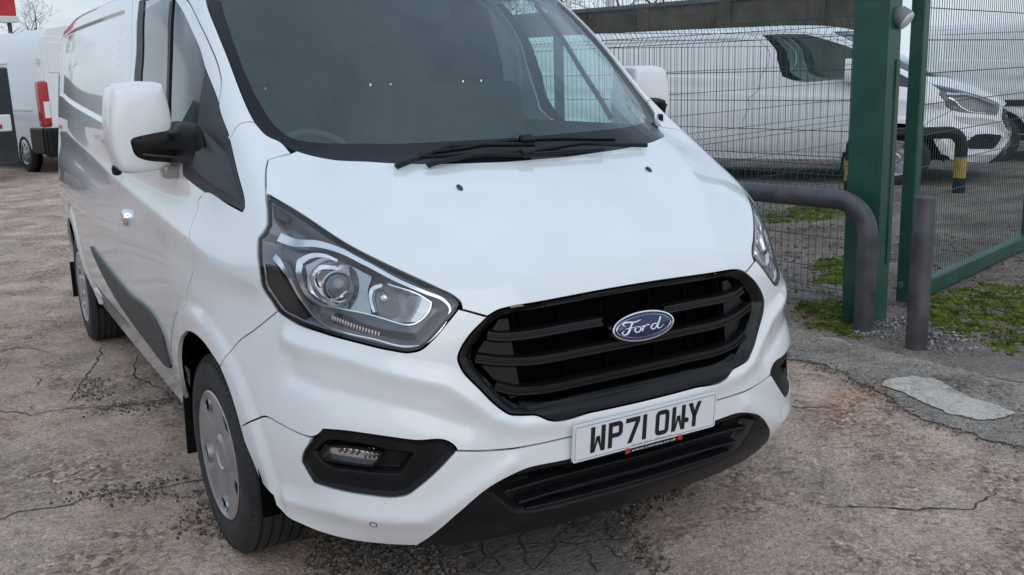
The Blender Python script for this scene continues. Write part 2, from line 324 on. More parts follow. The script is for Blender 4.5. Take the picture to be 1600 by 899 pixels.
def nrm(F, u, v, e=.012):
    return unit(np.cross(F(u+e, v)-F(u-e, v), F(u, np.minimum(v+e, NR-1))-F(u, np.maximum(v-e, 0))))
def pdist(P, L):
    L = np.array(L, float); d = np.full(len(P), 9.)
    for a, b in zip(L[:-1], L[1:]):
        t = np.clip(((P-a) @ (b-a))/((b-a) @ (b-a)), 0, 1); d = np.minimum(d, np.linalg.norm(P-a-t[:, None]*(b-a), axis=1))
    return d
def sst(x): x = np.clip(x, 0, 1); return x*x*(3-2*x)
RIDGE = [ # polyline, height, width
 ([(.62, -.30, 1.31), (.553, -.487, 1.251), (.493, -.678, 1.158), (.40, -.829, 1.061), (.37, -.90, 1.0)], .006, .10),
 ([(.90, -.55, .843), (.882, -.597, .832), (.791, -.764, .816), (.696, -.862, .78), (.585, -.92, .745), (.468, -.968, .64), (.40, -.985, .612), (.2, -1.0, .60), (0, -1.01, .60)], .011, .045),
 ([(.907, -.585, .75), (.861, -.689, .731), (.773, -.815, .712), (.669, -.892, .683), (.55, -.945, .63)], -.013, .085),
 ([(.936, -.55, .368), (.856, -.73, .383), (.758, -.838, .375), (.664, -.893, .37), (.603, -.923, .402), (.43, -.98, .505)], .011, .055),
 ([(1.0, 3.3, 1.27), (.984, 2.728, 1.237), (.994, 1.639, 1.153), (1.002, .855, 1.104), (1.009, .26, 1.075), (1.006, .044, 1.066), (.996, -.115, 1.039), (.933, -.401, .984)], .010, .11),
]
RECL = (1.36, 1.48)   # lower edge of the pressed side panel, front and rear
def disp(P):
    Q = P.copy(); Q[:, 0] = abs(Q[:, 0]); D = np.zeros(len(P))
    for L, a, w in RIDGE:
        d = pdist(Q, L); d = np.sqrt(d*d+.012**2)-.012; D += a*np.clip(1-d/w, 0, 1)**2
    side = sst((Q[:, 0]-.90)/.06)
    for yc in (0., 3.3):
        r = np.hypot(Q[:, 1]-yc, Q[:, 2]-.335); D += side*.013*sst((.535-r)/.06)*(Q[:, 2] < 1.1)
    # pressed panel in the load area side
    y, z = Q[:, 1], Q[:, 2]; lo = RECL[0]+(RECL[1]-RECL[0])*np.clip((y-1.6)/2.2, 0, 1)
    m = sst((y-1.50)/.03)*sst((4.12-y)/.03)*sst((z-lo)/.022)*sst((1.875-z)/.022)
    D -= .013*m*(Q[:, 0] > .8)
    return D
def S(u, v):
    P = S0(u, v); D = disp(P); k = np.nonzero(abs(D) > 1e-6)[0]
    if len(k): P[k] += nrm(S0, np.asarray(u, float)[k], np.asarray(v, float)[k], .02)*D[k, None]
    return P
def SN(u, v): return nrm(S, u, v)
def pt(u, v, d=0.):
    u = np.atleast_1d(np.asarray(u, float)); v = np.atleast_1d(np.asarray(v, float))
    return S(u, v) - SN(u, v)*np.reshape(d, (-1, 1))
# metric map of the (u, v) sheet, used for triangulating
_ul = np.linspace(0, NC-1, 261); _vl = np.linspace(0, NR-1, 281)
_XU = np.concatenate([[0], np.cumsum(np.linalg.norm(np.diff(S0(_ul, np.full(261, 4.)), axis=0), axis=1))])
_YV = np.concatenate([[0], np.cumsum(np.linalg.norm(np.diff(S0(np.full(281, 1.), _vl), axis=0), axis=1))])
def XY(uv): uv = np.asarray(uv, float); return np.stack([np.sign(uv[:, 0])*np.interp(abs(uv[:, 0]), _ul, _XU), np.interp(uv[:, 1], _vl, _YV)], 1)
def gridlines(n, F, h):
    out = []
    for c in range(n-1):
        q = np.linspace(c, c+1, 9); L = np.linalg.norm(np.diff(F(q), axis=0), axis=1).sum()
        k = max(1, int(math.ceil(L/h))); out += [c+i/k for i in range(k)]
    return np.array(out+[n-1])
def inpoly(P, L):
    x, y = P[:, 0], P[:, 1]; c = np.zeros(len(P), bool); L = np.asarray(L)
    for (x0, y0), (x1, y1) in zip(L, np.roll(L, -1, 0)):
        if y0 == y1: continue
        c ^= ((y0 > y) != (y1 > y)) & (x < (x1-x0)*(y-y0)/(y1-y0)+x0)
    return c
def smooth_loop(L, step=.008, deg=38, closed=True):
    """corner-keeping smooth curve through (u, v) points"""
    L = [np.array(p[:2], float) for p in L]; K = [L[0]]
    for p in L[1:]:
        if np.linalg.norm(p-K[-1]) > 1e-4: K.append(p)
    if closed and np.linalg.norm(K[0]-K[-1]) < 1e-4: K.pop()
    n = len(K); A = np.array(K); P = S0(A[:, 0], A[:, 1]); corner = []
    for i in range(n):
        if not closed and i in (0, n-1): corner.append(True); continue
        a = unit(P[i]-P[i-1]); b = unit(P[(i+1) % n]-P[i]); corner.append(a @ b < math.cos(math.radians(deg)))
    out = []
    for i in range(n if closed else n-1):
        j = (i+1) % n; d = np.linalg.norm(P[j]-P[i]); k = max(1, int(math.ceil(d/step)))
        p1, p2 = A[i], A[j]; p0 = A[i-1] if not corner[i] else 2*p1-p2; p3 = A[(i+2) % n] if not corner[j] else 2*p2-p1
        # tangents scaled for uneven spacing
        def tan(a, b, c):
            d0 = np.linalg.norm(XY([a])-XY([b]))+1e-9; d1 = np.linalg.norm(XY([b])-XY([c]))+1e-9
            return ((b-a)/d0*d1+(c-b)/d1*d0)/(d0+d1)
        L12 = np.linalg.norm(XY([p1])-XY([p2])); m1 = tan(p0, p1, p2)*L12; m2 = tan(p1, p2, p3)*L12
        for q in range(k):
            t = q/k; out.append((2*t**3-3*t*t+1)*p1+(t**3-2*t*t+t)*m1+(-2*t**3+3*t*t)*p2+(t**3-t*t)*m2)
    if not closed: out.append(A[-1])
    return np.array(out)
def inset(L, g):
    """move a loop inwards by g metres along the shell"""
    u, v = L[:, 0], L[:, 1]; e = .01
    Pu = (S0(u+e, v)-S0(u-e, v))/(2*e); Pv = (S0(u, v+e)-S0(u, v-e))/(2*e)
    P = S0(u, v); t = unit(np.roll(P, -1, 0)-np.roll(P, 1, 0)); n = unit(np.cross(Pu, Pv)); w = np.cross(n, t)
    X = XY(L); area = (X[:, 0]*np.roll(X[:, 1], -1)-np.roll(X[:, 0], -1)*X[:, 1]).sum()
    if area < 0: w = -w
    w = w*g; a = (Pu*Pu).sum(1); b = (Pu*Pv).sum(1); c = (Pv*Pv).sum(1); p = (Pu*w).sum(1); q = (Pv*w).sum(1); det = a*c-b*b+1e-12
    return L+np.stack([(c*p-b*q)/det, (a*q-b*p)/det], 1)
def centre(half):
    h = [tuple(p[:2]) for p in half]; return h+[(-a, b) for a, b in reversed(h) if a > 1e-6]
def mirror_obj(o, parent, m=None):
    me = o.data.copy(); n = len(me.vertices); co = np.empty(n*3); me.vertices.foreach_get('co', co); co = co.reshape(-1, 3)
    vs = co*[-1, 1, 1]; fs = [tuple(reversed(p.vertices[:])) for p in o.data.polygons]
    nn = np.array([tuple(c.vector) for c in o.data.corner_normals]) if o.data.has_custom_normals else None
    sm = len(o.data.polygons) and o.data.polygons[0].use_smooth
    if nn is not None:
        vn = np.zeros((n, 3))
        for p in o.data.polygons:
            for li in p.loop_indices: vn[o.data.loops[li].vertex_index] = nn[li]
        vn = vn*[-1, 1, 1]
    q = mk(o.name.split('.')[0], vs, fs, m or o.data.materials[0], parent, smooth=bool(sm), normals=vn if nn is not None else None)
    if nn is None and sm:
        q.data.polygons.foreach_set('use_smooth', [p.use_smooth for p in o.data.polygons])
    return q
GRID = {}
def panel(name, loop, m, parent, holes=(), h=.016, depth=0., gap=.0027, flange=.014, both=False, dfun=None, step=.008, deg=38, hgap=None, hv=None):
    """a sheet of bodywork cut from the shell by an outline; edges are turned in"""
    sg = 1 if any(p[0] < -1e-6 for p in loop) else -1
    loops = [smooth_loop(loop, step, deg)]+[smooth_loop(q, step, deg) for q in holes]
    loops[0] = inset(loops[0], gap)
    for i in range(1, len(loops)): loops[i] = inset(loops[i], -(gap if hgap is None else hgap))
    hv = hv or h
    if (h, hv) not in GRID:
        gu = gridlines(NC, lambda q: S0(q, np.full(len(q), 4.)), h); gv = gridlines(NR, lambda q: S0(np.full(len(q), .5), q), hv)
        GRID[h, hv] = (np.concatenate([-gu[:0:-1], gu]), gv)
    gu, gv = GRID[h, hv]; lo, hi = loops[0].min(0), loops[0].max(0)
    gu = gu[(gu > lo[0]) & (gu < hi[0])]; gv = gv[(gv > lo[1]) & (gv < hi[1])]
    I = np.stack(np.meshgrid(gu, gv), -1).reshape(-1, 2); IX = XY(I); LX = [XY(q) for q in loops]
    keep = inpoly(IX, LX[0])
    for q in LX[1:]: keep &= ~inpoly(IX, q)
    I, IX = I[keep], IX[keep]; B = np.concatenate(LX); ok = np.ones(len(I), bool)
    for k in range(0, len(I), 400): ok[k:k+400] = ((IX[k:k+400, None]-B[None])**2).sum(2).min(1) > (.45*hv)**2
    I = I[ok]; uv = np.concatenate(loops+[I]); X = XY(uv); E = []; k = 0
    for q in loops: n = len(q); E += [(k+i, k+(i+1) % n) for i in range(n)]; k += n
    r = delaunay_2d_cdt([Vector(p) for p in X], E, [], 0, 1e-7)
    X2 = np.array([tuple(p) for p in r[0]]); F = np.array([f for f in r[2] if len(f) == 3])
    src = np.array([q[0] if len(q) else -1 for q in r[3]])
    UV2 = np.where((src >= 0)[:, None], uv[np.maximum(src, 0)], 0.)
    if (src < 0).any():   # points made where outlines cross
        for i in np.nonzero(src < 0)[0]:
            UV2[i] = (np.sign(X2[i, 0])*np.interp(abs(X2[i, 0]), _XU, _ul), np.interp(X2[i, 1], _YV, _vl))
    C = X2[F].mean(1); keep = inpoly(C, LX[0])
    for q in LX[1:]: keep &= ~inpoly(C, q)
    F = F[keep]; us = UV2[:, 0]*(1 if sg > 0 else -1); vs = UV2[:, 1]
    if dfun is None: P = S(us, vs); N = SN(us, vs)
    else:
        G = lambda a, b: S(a, b)-nrm(S, a, b)*dfun(a, b, S0(a, b))[:, None]
        P = G(us, vs); N = nrm(G, us, vs, .015)
    P = P-N*depth if dfun is None else P-SN(us, vs)*depth
    fn = np.cross(P[F[:, 1]]-P[F[:, 0]], P[F[:, 2]]-P[F[:, 0]]); flip = (fn*N[F].mean(1)).sum(1) < 0
    F[flip] = F[flip][:, ::-1]
    V = P; NN = N; FF = F.tolist()
    if flange:
        for li, q in enumerate(loops):
            uu = q[:, 0]*(1 if sg > 0 else -1); vv = q[:, 1]
            A = S(uu, vv); n0 = SN(uu, vv)
            if dfun is not None: A = A-n0*dfun(uu, vv, S0(uu, vv))[:, None]
            A = A-n0*depth; n = len(q); t = unit(np.roll(A, -1, 0)-np.roll(A, 1, 0)); w = np.cross(t, n0)
            X = XY(np.stack([uu, vv], 1)); area = (X[:, 0]*np.roll(X[:, 1], -1)-np.roll(X[:, 0], -1)*X[:, 1]).sum()
            if (area < 0) != (li > 0): w = -w
            b = len(V); V = np.concatenate([V, A, A-n0*flange]); NN = np.concatenate([NN, w, w])
            Fq = np.array([(b+i, b+(i+1) % n, b+n+(i+1) % n, b+n+i) for i in range(n)])
            fn = np.cross(V[Fq[:, 1]]-V[Fq[:, 0]], V[Fq[:, 2]]-V[Fq[:, 0]])
            if (fn*w).sum() < 0: Fq = Fq[:, ::-1]
            FF += Fq.tolist()
    o = mk(name, V, FF, m, parent, normals=NN)
    return (o, mirror_obj(o, parent)) if both else o
def side_uv(y, z):
    """(u, v) of a point on the flank given y and z"""
    u, v = 8., 3.
    for _ in range(60):
        p = S0([-u], [v])[0]; e = 1e-3; a = (S0([-u-e], [v])[0]-p)/e; b = (S0([-u], [v+e])[0]-p)/e
        Jm = np.array([[a[1], b[1]], [a[2], b[2]]]); d = np.linalg.solve(Jm, np.array([y-p[1], z-p[2]]))
        u = min(12.99, max(5.5, u+np.clip(d[0], -1, 1))); v = min(13.9, max(0.0, v+np.clip(d[1], -1, 1)))
    return (u, v)
def strip(name, cl, prof, m, parent, both=False, wfun=None, sgn=-1, closed_ends=True, step=.012):
    """bar swept along a (u, v) line on the shell; prof = [(across, depth)] in metres, depth inward"""
    C = smooth_loop([c[:2] for c in cl], step, 60, closed=False); u = C[:, 0]*(-1 if sgn < 0 else 1); v = C[:, 1]
    w = np.ones(len(u))
    if len(cl[0]) > 2:
        X = XY([c[:2] for c in cl]); s = np.concatenate([[0], np.cumsum(np.linalg.norm(np.diff(X, axis=0), axis=1))])
        Xc = XY(C); sc = np.concatenate([[0], np.cumsum(np.linalg.norm(np.diff(Xc, axis=0), axis=1))])
        w = np.interp(sc/sc[-1], s/s[-1], [c[2] for c in cl])
    P = S0(u, v); n = nrm(S0, u, v, .02); t = unit(np.gradient(P, axis=0)); a = unit(np.cross(n, t))
    V = []; k = len(prof)
    for i in range(len(u)):
        for x, d in prof: V.append(P[i]+a[i]*x*(w[i] if len(cl[0]) > 2 else 1)-n[i]*d)
    F = [(i*k+j, i*k+(j+1) % k, (i+1)*k+(j+1) % k, (i+1)*k+j) for i in range(len(u)-1) for j in range(k)]
    if closed_ends: F += [tuple(range(k-1, -1, -1)), tuple((len(u)-1)*k+j for j in range(k))]
    o = autosmooth(mk(name, V, F, m, parent), 35)
    return (o, autosmooth(mirror_obj(o, parent), 35)) if both else o
# ------------------------------------------------------------------ outlines (u, v) on the shell
hl = UV['headlight']; ar = UV['arch']; ws = UV['ws']; fg = UV['fog']
GR = [(0, 4.97), (.6, 4.965), (1.1, 4.945), (1.42, 4.925), (1.56, 4.89), (1.70, 4.79), (1.92, 4.44), (2.0, 4.22), (2.02, 4.10), (1.98, 3.93), (1.80, 3.6), (1.60, 3.27), (1.50, 3.16), (1.38, 3.12), (1.20, 3.08), (1.08, 2.985), (.6, 2.975), (0, 2.97)]
RARCH = [side_uv(3.3+.43*math.cos(q), .335+.43*math.sin(q)) for q in np.linspace(math.pi*1.0, 0, 15)]
SEAM = UV['doorseam'] + [(7.255, 3.66)]
PSEAM = [p for p in UV['pillar_seam']]            # top .. bottom
DREAR = [(7.94, 12.33), (7.945, 12.06), (7.99, 10.83), (8.26, 9.97), (8.67, 9.14), (9.1, 7.6), (9.19, 7.15), (9.2, 5.81), (9.26, 4.55), (9.3, 1.06)]
WTOP = [(0, 11.75), (1.5, 11.74), (3, 11.7), (3.9, 11.6), (4.22, 11.4)]
BON = GR[:6] + [(2.02, 4.975), (2.035, 5.133)] + hl[6:0:-1] + [hl[0]] + UV['hood_wing'][1:] + ws[8:] + [(0, 7.965)]
BW = UV['bump_wing'][:3]+[ar[9]]; bl = UV['bump_low']; bl2 = UV['bump_low2']
BUMP = [(0, 2.65)] + bl2[::-1] + fg[14:] + fg[:2] + [(4.168, 2.834)] + bl[-2::-1] + ar[12:8:-1] + BW[-2::-1] + hl[17:7:-1] + [(2.02, 4.965), (1.70, 4.78)] + GR[6:]
LOWB = [(0, 2.27), (.87, 2.26), (1.49, 2.18), (1.77, 1.98), (2.11, 1.44), (2.56, .31), (2.65, .12), (3.21, .1), (3.7, .06), (4.77, .03), (5.35, .08), (5.62, .3), (5.685, .66)] + ar[14:11:-1] + bl + fg[2:14] + bl2 + [(0, 2.65)]
VAL = [(0, .03), (1.4, .03), (2.3, .03), (2.6, .08), (2.56, .31), (2.11, 1.44), (1.77, 1.98), (1.49, 2.18), (.87, 2.26), (0, 2.27)]
WING = [hl[0]] + hl[:17:-1] + BW + ar[8:4:-1] + [(7.255, 3.66)] + UV['doorseam'][::-1] + UV['tri'][7:1:-1] + UV['pillar_wing'] + ws[5:8] + UV['hood_wing'][:0:-1]
ROOF = WTOP + ws[:6] + UV['pillar_wing'][::-1] + [UV['tri'][1]] + PSEAM[::-1][1:] + [(6.2, 12.02), (7.0, 12.25), (7.94, 12.35), (9, 12.38), (10.5, 12.4), (12, 12.4), (12.98, 12.4), (12.98, 13.98), (6, 13.98), (0, 13.98)]
WINL = UV['win'][::-1]   # (5.25, 9.88) .. (6.39, 11.63)
WTOPL = [(6.9, 11.85), (7.75, 11.93)]; WREAR = [(7.86, 10.76), (8.1, 9.99), (8.33, 9.1), (8.25, 8.84)]; WBOT = [(7.6, 8.78), (7.05, 8.80)]
DOOR = SEAM[::-1][:-1] + [(6.696, 8.152), (7.203, 8.463)] + WBOT[::-1] + WREAR[::-1] + WTOPL[::-1] + WINL[::-1] + [(5.15, 9.3)] + PSEAM[::-1] + [(6.2, 12.0), (7.0, 12.23)] + DREAR + [(8.4, 1.02), (7.80, .99)] + ar[1:5]
TRI = [WINL[0], UV['tri'][1]] + UV['tri'][2:] + [(7.05, 8.80), (6.62, 9.0), (6.40, 9.09), (5.84, 9.48)]
WIN = WINL + WTOPL + WREAR + WBOT + [(6.62, 9.0), (6.40, 9.09), (5.84, 9.48)]
SIDE = DREAR[::-1] + [(9, 12.36), (10.5, 12.38), (12, 12.38), (12.98, 12.38), (12.98, 1.0)] + [(RARCH[-1][0], 1.0)] + RARCH[::-1] + [(RARCH[0][0], 1.0)]
SILL = [(7.83, .08), (7.79, .93)] + [(8.5, .96), (9.3, 1.0), (RARCH[0][0], .96), (RARCH[0][0], .1), (9.3, .06)]
FRIT = [(0, 11.5), (1.5, 11.5), (3, 11.45), (3.7, 11.3), (3.98, 11.1)] + UV['frit'] + [(0, 8.36)]
WSO = WTOP + ws[:] + [(0, 7.965)]

van = empty('panel_van')
tag(van, 'white panel van with black grille and number plate, parked on cracked concrete', 'van')
V = van
bonnet = panel('bonnet', centre(BON), 'paint', V)
panel('bumper', centre(BUMP), 'paint', V, h=.008)
panel('lower_bumper', centre(LOWB), 'paint', V, h=.008)
panel('front_wing', WING, 'paint', V, both=True, h=.009)
panel('roof', centre(ROOF), 'paint', V, h=.03, step=.015)
panel('door', DOOR, 'paint', V, h=.03, hv=.009, both=True, step=.01)
panel('side_panel', SIDE, 'paint', V, h=.04, hv=.009, both=True, step=.01)
panel('sill', SILL, 'paint', V, h=.03, both=True, step=.015)
# windscreen with black border
panel('windscreen_border', centre(WSO), 'frit', V, holes=[centre(FRIT)], depth=.007, gap=.001, flange=.004, hgap=0)
panel('windscreen', centre(FRIT), 'screen', V, depth=.0075, gap=-.004, flange=0, h=.03)
panel('mirror_quarter_trim', TRI, 'trim', V, depth=.002, both=True)
panel('door_window', WIN, 'window', V, depth=.006, gap=.001, flange=0, h=.03, both=True)
bp = [(7.75, 11.93), (7.86, 10.76), (8.1, 9.99), (8.33, 9.1), (8.25, 8.84), (8.08, 8.81), (8.12, 9.1), (7.91, 9.97), (7.7, 10.73), (7.6, 11.91)]
panel('pillar_trim', bp, 'plastic', V, depth=.002, gap=.001, flange=.004, h=.03, both=True)
strip('window_divider', [(6.62, 11.62), (6.8, 11.0), (7.16, 9.93), (7.38, 8.9)], [(-.012, 0), (.012, 0), (.012, .012), (-.012, .012)], 'plastic', V, both=True)
# black side moulding, raised from the doors
MO = UV['mould']
panel('side_moulding', MO, 'trim', V, depth=-.012, gap=0, flange=.016, h=.03, both=True, step=.012)
# inner dark lining added to keep light out of the panel gaps
def light_block():
    gu = np.linspace(-12.9, 12.9, 173); gv = np.linspace(.15, 8.1, 60)
    A, B = np.meshgrid(gu, gv); P = pt(A.ravel(), B.ravel(), .03).reshape(60, 173, 3); C = pt((A[:-1, :-1]+A[1:, 1:]).ravel()/2, (B[:-1, :-1]+B[1:, 1:]).ravel()/2)
    cu = abs((A[:-1, :-1]+A[1:, 1:]).ravel()/2); cv = (B[:-1, :-1]+B[1:, 1:]).ravel()/2; X = XY(np.stack([cu, cv], 1)); bad = np.zeros(len(X), bool)
    for L in (hl, fg): bad |= inpoly(X, XY(smooth_loop(L)))
    for L in (GR, VAL): bad |= inpoly(X, XY([p for p in L]+[(0, L[-1][1])]))
    for yc in (0, 3.3): bad |= (np.hypot(C[:, 1]-yc, C[:, 2]-.335) < .44) & (abs(C[:, 0]) > .6)
    bad |= (cu < 4.6) & (cv > 7.2)
    F = [(i*173+j, i*173+j+1, (i+1)*173+j+1, (i+1)*173+j) for i in range(59) for j in range(172) if not bad[i*172+j]]
    return mk('inner_light_block', P.reshape(-1, 3), F, 'dark', V)
light_block()
MB().box((0, 1.9, .34), (1.5, 4.7, .06)).build('floor_pan', 'dark', V); rv = np.linspace(.1, 13.9, 40); RP = np.concatenate([S0(np.full(40, -12.97), rv), S0(np.full(40, 12.97), rv[::-1])]); mk('rear_doors', RP, [tuple(range(80))], 'paint', V)
# wheel wells
def well(yc):
    Vv = []; F = []; n = 25
    for k in range(n):
        q = math.pi*1.08*k/(n-1)-.04*math.pi
        for x, r in ((-.985, .445), (-.62, .455), (-.62, .05)): Vv.append((x, yc+r*math.cos(q), .335+r*math.sin(q)))
    for k in range(n-1):
        for j in range(2): F.append((k*3+j, k*3+j+1, (k+1)*3+j+1, (k+1)*3+j))
    o = mk('wheel_arch_liner', Vv, F, 'dark', V, smooth=True); mirror_obj(o, V)
well(0); well(3.3)

# ------------------------------------------------------------------ grille
def inner_half(half, g):
    q = inset(smooth_loop(centre(half)), g); return [tuple(p) for p in q]
def crown(us, vs, P): return np.zeros(len(us))
GIN = [(0, 4.86), (.6, 4.855), (1.1, 4.835), (1.40, 4.81), (1.52, 4.76), (1.60, 4.69), (1.78, 4.37), (1.85, 4.2), (1.865, 4.10), (1.83, 3.97), (1.68, 3.68), (1.50, 3.37), (1.42, 3.28), (1.32, 3.24), (1.2, 3.225), (.6, 3.215), (0, 3.21)]
def gframe(us, vs, P):
    d = np.minimum(pdist(P, S0([p[0] for p in GIN], [p[1] for p in GIN])), pdist(P, S0([-p[0] for p in GIN], [p[1] for p in GIN])))
    return .026*np.clip(1-d/.022, 0, 1)**1.6 - .004*np.clip(1-abs(d-.03)/.02, 0, 1)
grille = panel('grille', centre(GR), 'grilleblack', V, holes=[centre(GIN)], h=.010, gap=.003, hgap=0, flange=.05, dfun=gframe, step=.006)
panel('grille_cavity', centre(GR), 'dark', grille, depth=.11, gap=.0, flange=0, h=.03)
SLP = [(.017, .060), (.016, .026), (.011, .016), (.004, .016), (.0025, .020), (-.0025, .020), (-.004, .016), (-.011, .016), (-.016, .026), (-.017, .060)]
def fullbar(pts): return [(-a, b) for a, b in reversed(pts)] + [p for p in pts if p[0] > 0]
for pts in ([(0, 3.91), (.6, 3.905), (1.25, 3.90), (1.54, 3.955), (1.80, 4.04)], [(0, 3.44), (.6, 3.435), (1.2, 3.43), (1.38, 3.46), (1.60, 3.57)]):
    strip('slat', fullbar(pts), SLP, 'grilleblack', grille, sgn=1)
for s in (-1, 1):
    strip('slat', [(.36, 4.365), (.8, 4.36), (1.33, 4.345), (1.54, 4.37), (1.67, 4.42)], SLP, 'grilleblack', grille, sgn=s)
strip('slat', fullbar([(0, 3.165), (.6, 3.165), (1.16, 3.17), (1.36, 3.235)]), [(.012, .06), (.012, .024), (.006, .017), (-.006, .017), (-.012, .024), (-.012, .06)], 'grilleblack', grille, sgn=1)
# upright ribs and the upper closing plate seen between the slats
mb = MB()
for u in (-1.3, -.75, -.28, .28, .75, 1.3):
    a = pt([u, u], [3.25, 4.82], .045); b = pt([u, u], [3.25, 4.82], .07)
    w = .004
    for z0, z1 in ((0, 1),): mb.add([a[0]-[w, 0, 0], a[0]+[w, 0, 0], a[1]+[w, 0, 0], a[1]-[w, 0, 0], b[0]-[w, 0, 0], b[0]+[w, 0, 0], b[1]+[w, 0, 0], b[1]-[w, 0, 0]], [(0, 1, 2, 3), (0, 4, 5, 1), (2, 6, 7, 3), (0, 3, 7, 4), (1, 5, 6, 2)])
mb.build('upright_ribs', 'dark', grille)['kind'] = 'stuff'
for s in (-1, 1):
    panel_uv = [(s*1.30, 3.35), (s*1.42, 3.33), (s*1.8, 4.05), (s*1.5, 4.7), (s*1.38, 4.7)]
    P = np.concatenate([pt([q[0] for q in panel_uv], [q[1] for q in panel_uv], .040)]); mk('end_plate', P, [tuple(range(5))], 'grilleblack', grille)
# ------------------------------------------------------------------ maker's badge
BC = Vector((0.004, -1.008, .835)); bn = Vector(SN(np.array([0.]), np.array([4.2]))[0]); bx_ = Vector((1, 0, 0)); by_ = bn.cross(bx_).normalized()
if by_.z < 0: by_ = -by_
def bpt(x, y, d): return BC + bx_*x + by_*y + bn*d
def oval(a, b, d, n=64): return [bpt(a*math.cos(2*math.pi*i/n), b*math.sin(2*math.pi*i/n), d) for i in range(n)]
def rings(mbx, L, cap=True):
    n = len(L[0]); k = len(mbx.v); mbx.v += [tuple(p) for r in L for p in r]
    for j in range(len(L)-1): mbx.f += [(k+j*n+i, k+j*n+(i+1) % n, k+(j+1)*n+(i+1) % n, k+(j+1)*n+i) for i in range(n)]
    if cap: mbx.f.append(tuple(k+(len(L)-1)*n+i for i in range(n)))
    return mbx
badge = autosmooth(rings(MB(), [oval(.111, .0438, -.03), oval(.111, .0438, -.004), oval(.1095, .0425, .0005), oval(.1055, .0385, .001), oval(.104, .037, -.002)]).build('badge', 'chrome', V), 50)
rings(MB(), [oval(.105, .038, -.004), oval(.103, .036, .0), oval(.06, .02, .0035)]).build('badge_field', 'blue', badge, True)
rg = MB(); rings(rg, [oval(.0975, .0315, .0004), oval(.0965, .0308, .0014), oval(.0955, .030, .0008)], False); rg.build('badge_ring', 'chrome', badge, True)
script = [  # 'Ford' in joined script: strokes of (x, y, half-width) in badge units (mm)
 [(-56, 10, 1.2), (-62, 14, 2), (-60, 19, 3), (-50, 20.5, 3.2), (-36, 18, 3), (-22, 18.5, 2.6), (-12, 22, 1.4)],
 [(-34, 17, 2.6), (-40, 8, 3.4), (-45, -3, 3.6), (-51, -12, 3.2), (-59, -15, 2.6), (-66, -11, 2.2), (-65, -5, 1.6), (-60, -4, 1)],
 [(-58, 1.5, 1), (-48, 2.5, 1.8), (-36, 2, 1.6), (-28, 4, 1)],
 [(-26, 1, 2.2), (-31, -6, 2.8), (-28, -13, 2.4), (-20, -13, 2.2), (-14, -6, 2.6), (-17, 1, 2.2), (-25, 2, 1.8)],
 [(-16, -1, 1.2), (-6, 2, 1.6), (-4, 1, 2.4), (-8, -7, 2.8), (-11, -13.5, 2.4)],
 [(-7, -5, 1.4), (2, 2, 2), (9, 3, 2.4), (11, .5, 1.6)],
 [(33, 1, 2.2), (25, 2.5, 2.2), (17, -4, 2.8), (17, -11, 2.6), (23, -13, 2.2), (31, -7, 2.2), (38, 4, 2.2)],
 [(47, 20, 2), (42, 10, 2.8), (36, -3, 3), (34, -11, 2.6), (40, -13.5, 1.8), (48, -9, 1), (54, -4, .7)],
]
lm = MB()
for st in script:
    P = np.array(st, float); t = np.linspace(0, len(P)-1, (len(P)-1)*6+1); Q = np.stack([basis(t, len(P), nspl(len(P))) @ P[:, k] for k in range(3)], 1)
    d = unit(np.gradient(Q[:, :2], axis=0)); nn = np.stack([-d[:, 1], d[:, 0]], 1); Lp = []
    for j in range(len(Q)):
        x, y, w = Q[j]; ring = []
        for a, z in ((-1, -.6), (-.55, 1.1), (.55, 1.1), (1, -.6)):
            X, Y = (x+nn[j, 0]*w*a)*1.35+3, (y+nn[j, 1]*w*a)*1.0-1.5
            ring.append(bpt(X*.00092, Y*.00095, .0032+z*.001))
        Lp.append(ring)
    k = len(lm.v); lm.v += [tuple(p) for r in Lp for p in r]
    for j in range(len(Lp)-1): lm.f += [(k+j*4+i, k+j*4+i+1, k+(j+1)*4+i+1, k+(j+1)*4+i) for i in range(3)]
lm.build('badge_lettering', 'chrome', badge)

# ------------------------------------------------------------------ number plate
PY, PZ, PT = -1.0225, .4805, -.10      # lower edge centre, lean
def ppt(x, y, d): # plate coordinates in metres from lower left, d towards the front
    return (x-.26, PY + y*math.sin(PT) - d*math.cos(PT), PZ + y*math.cos(PT) - d*math.sin(PT)*-1)
def rrect(x0, y0, x1, y1, r, n=5):
    o = []
    for cx, cy, a in ((x1-r, y1-r, 0), (x0+r, y1-r, 90), (x0+r, y0+r, 180), (x1-r, y0+r, 270)):
        for k in range(n+1): q = math.radians(a+90*k/n); o.append((cx+r*math.cos(q), cy+r*math.sin(q)))
    return o
plate = MB().prism(rrect(0, 0, .52, .113, .007), -.006, .002, ppt).build('number_plate', 'plate', V)
for (r0, r1) in ((rrect(.0055, .0055, .5145, .1075, .005), rrect(.0068, .0068, .5132, .1062, .004)),):
    q = MB(); n = len(r0); q.add([ppt(*p, .0024) for p in r0]+[ppt(*p, .0024) for p in r1], [(i, (i+1) % n, n+(i+1) % n, n+i) for i in range(n)]); q.build('plate_border', 'ink', plate)
holder = MB().prism(rrect(.06, -.010, .46, .05, .008), -.016, -.0065, ppt).build('plate_holder', 'plastic', plate)
ST = .014; HH = .079
def stroke(mbx, pts, ox, oy, w=ST):
    for (a, b), (c, d) in zip(pts[:-1], pts[1:]):
        L = math.hypot(c-a, d-b); tx, ty = (c-a)/L, (d-b)/L; nx, ny = -ty*w/2, tx*w/2
        e = 0
        poly = [(a+nx, b+ny), (a-nx, b-ny), (c-nx, d-ny), (c+nx, d+ny)]
        mbx.prism([(ox+p, oy+q) for p, q in poly], .0022, .0032, ppt)
def rectp(x0, y0, x1, y1): return [(x0, y0), (x1, y0), (x1, y1), (x0, y1)]
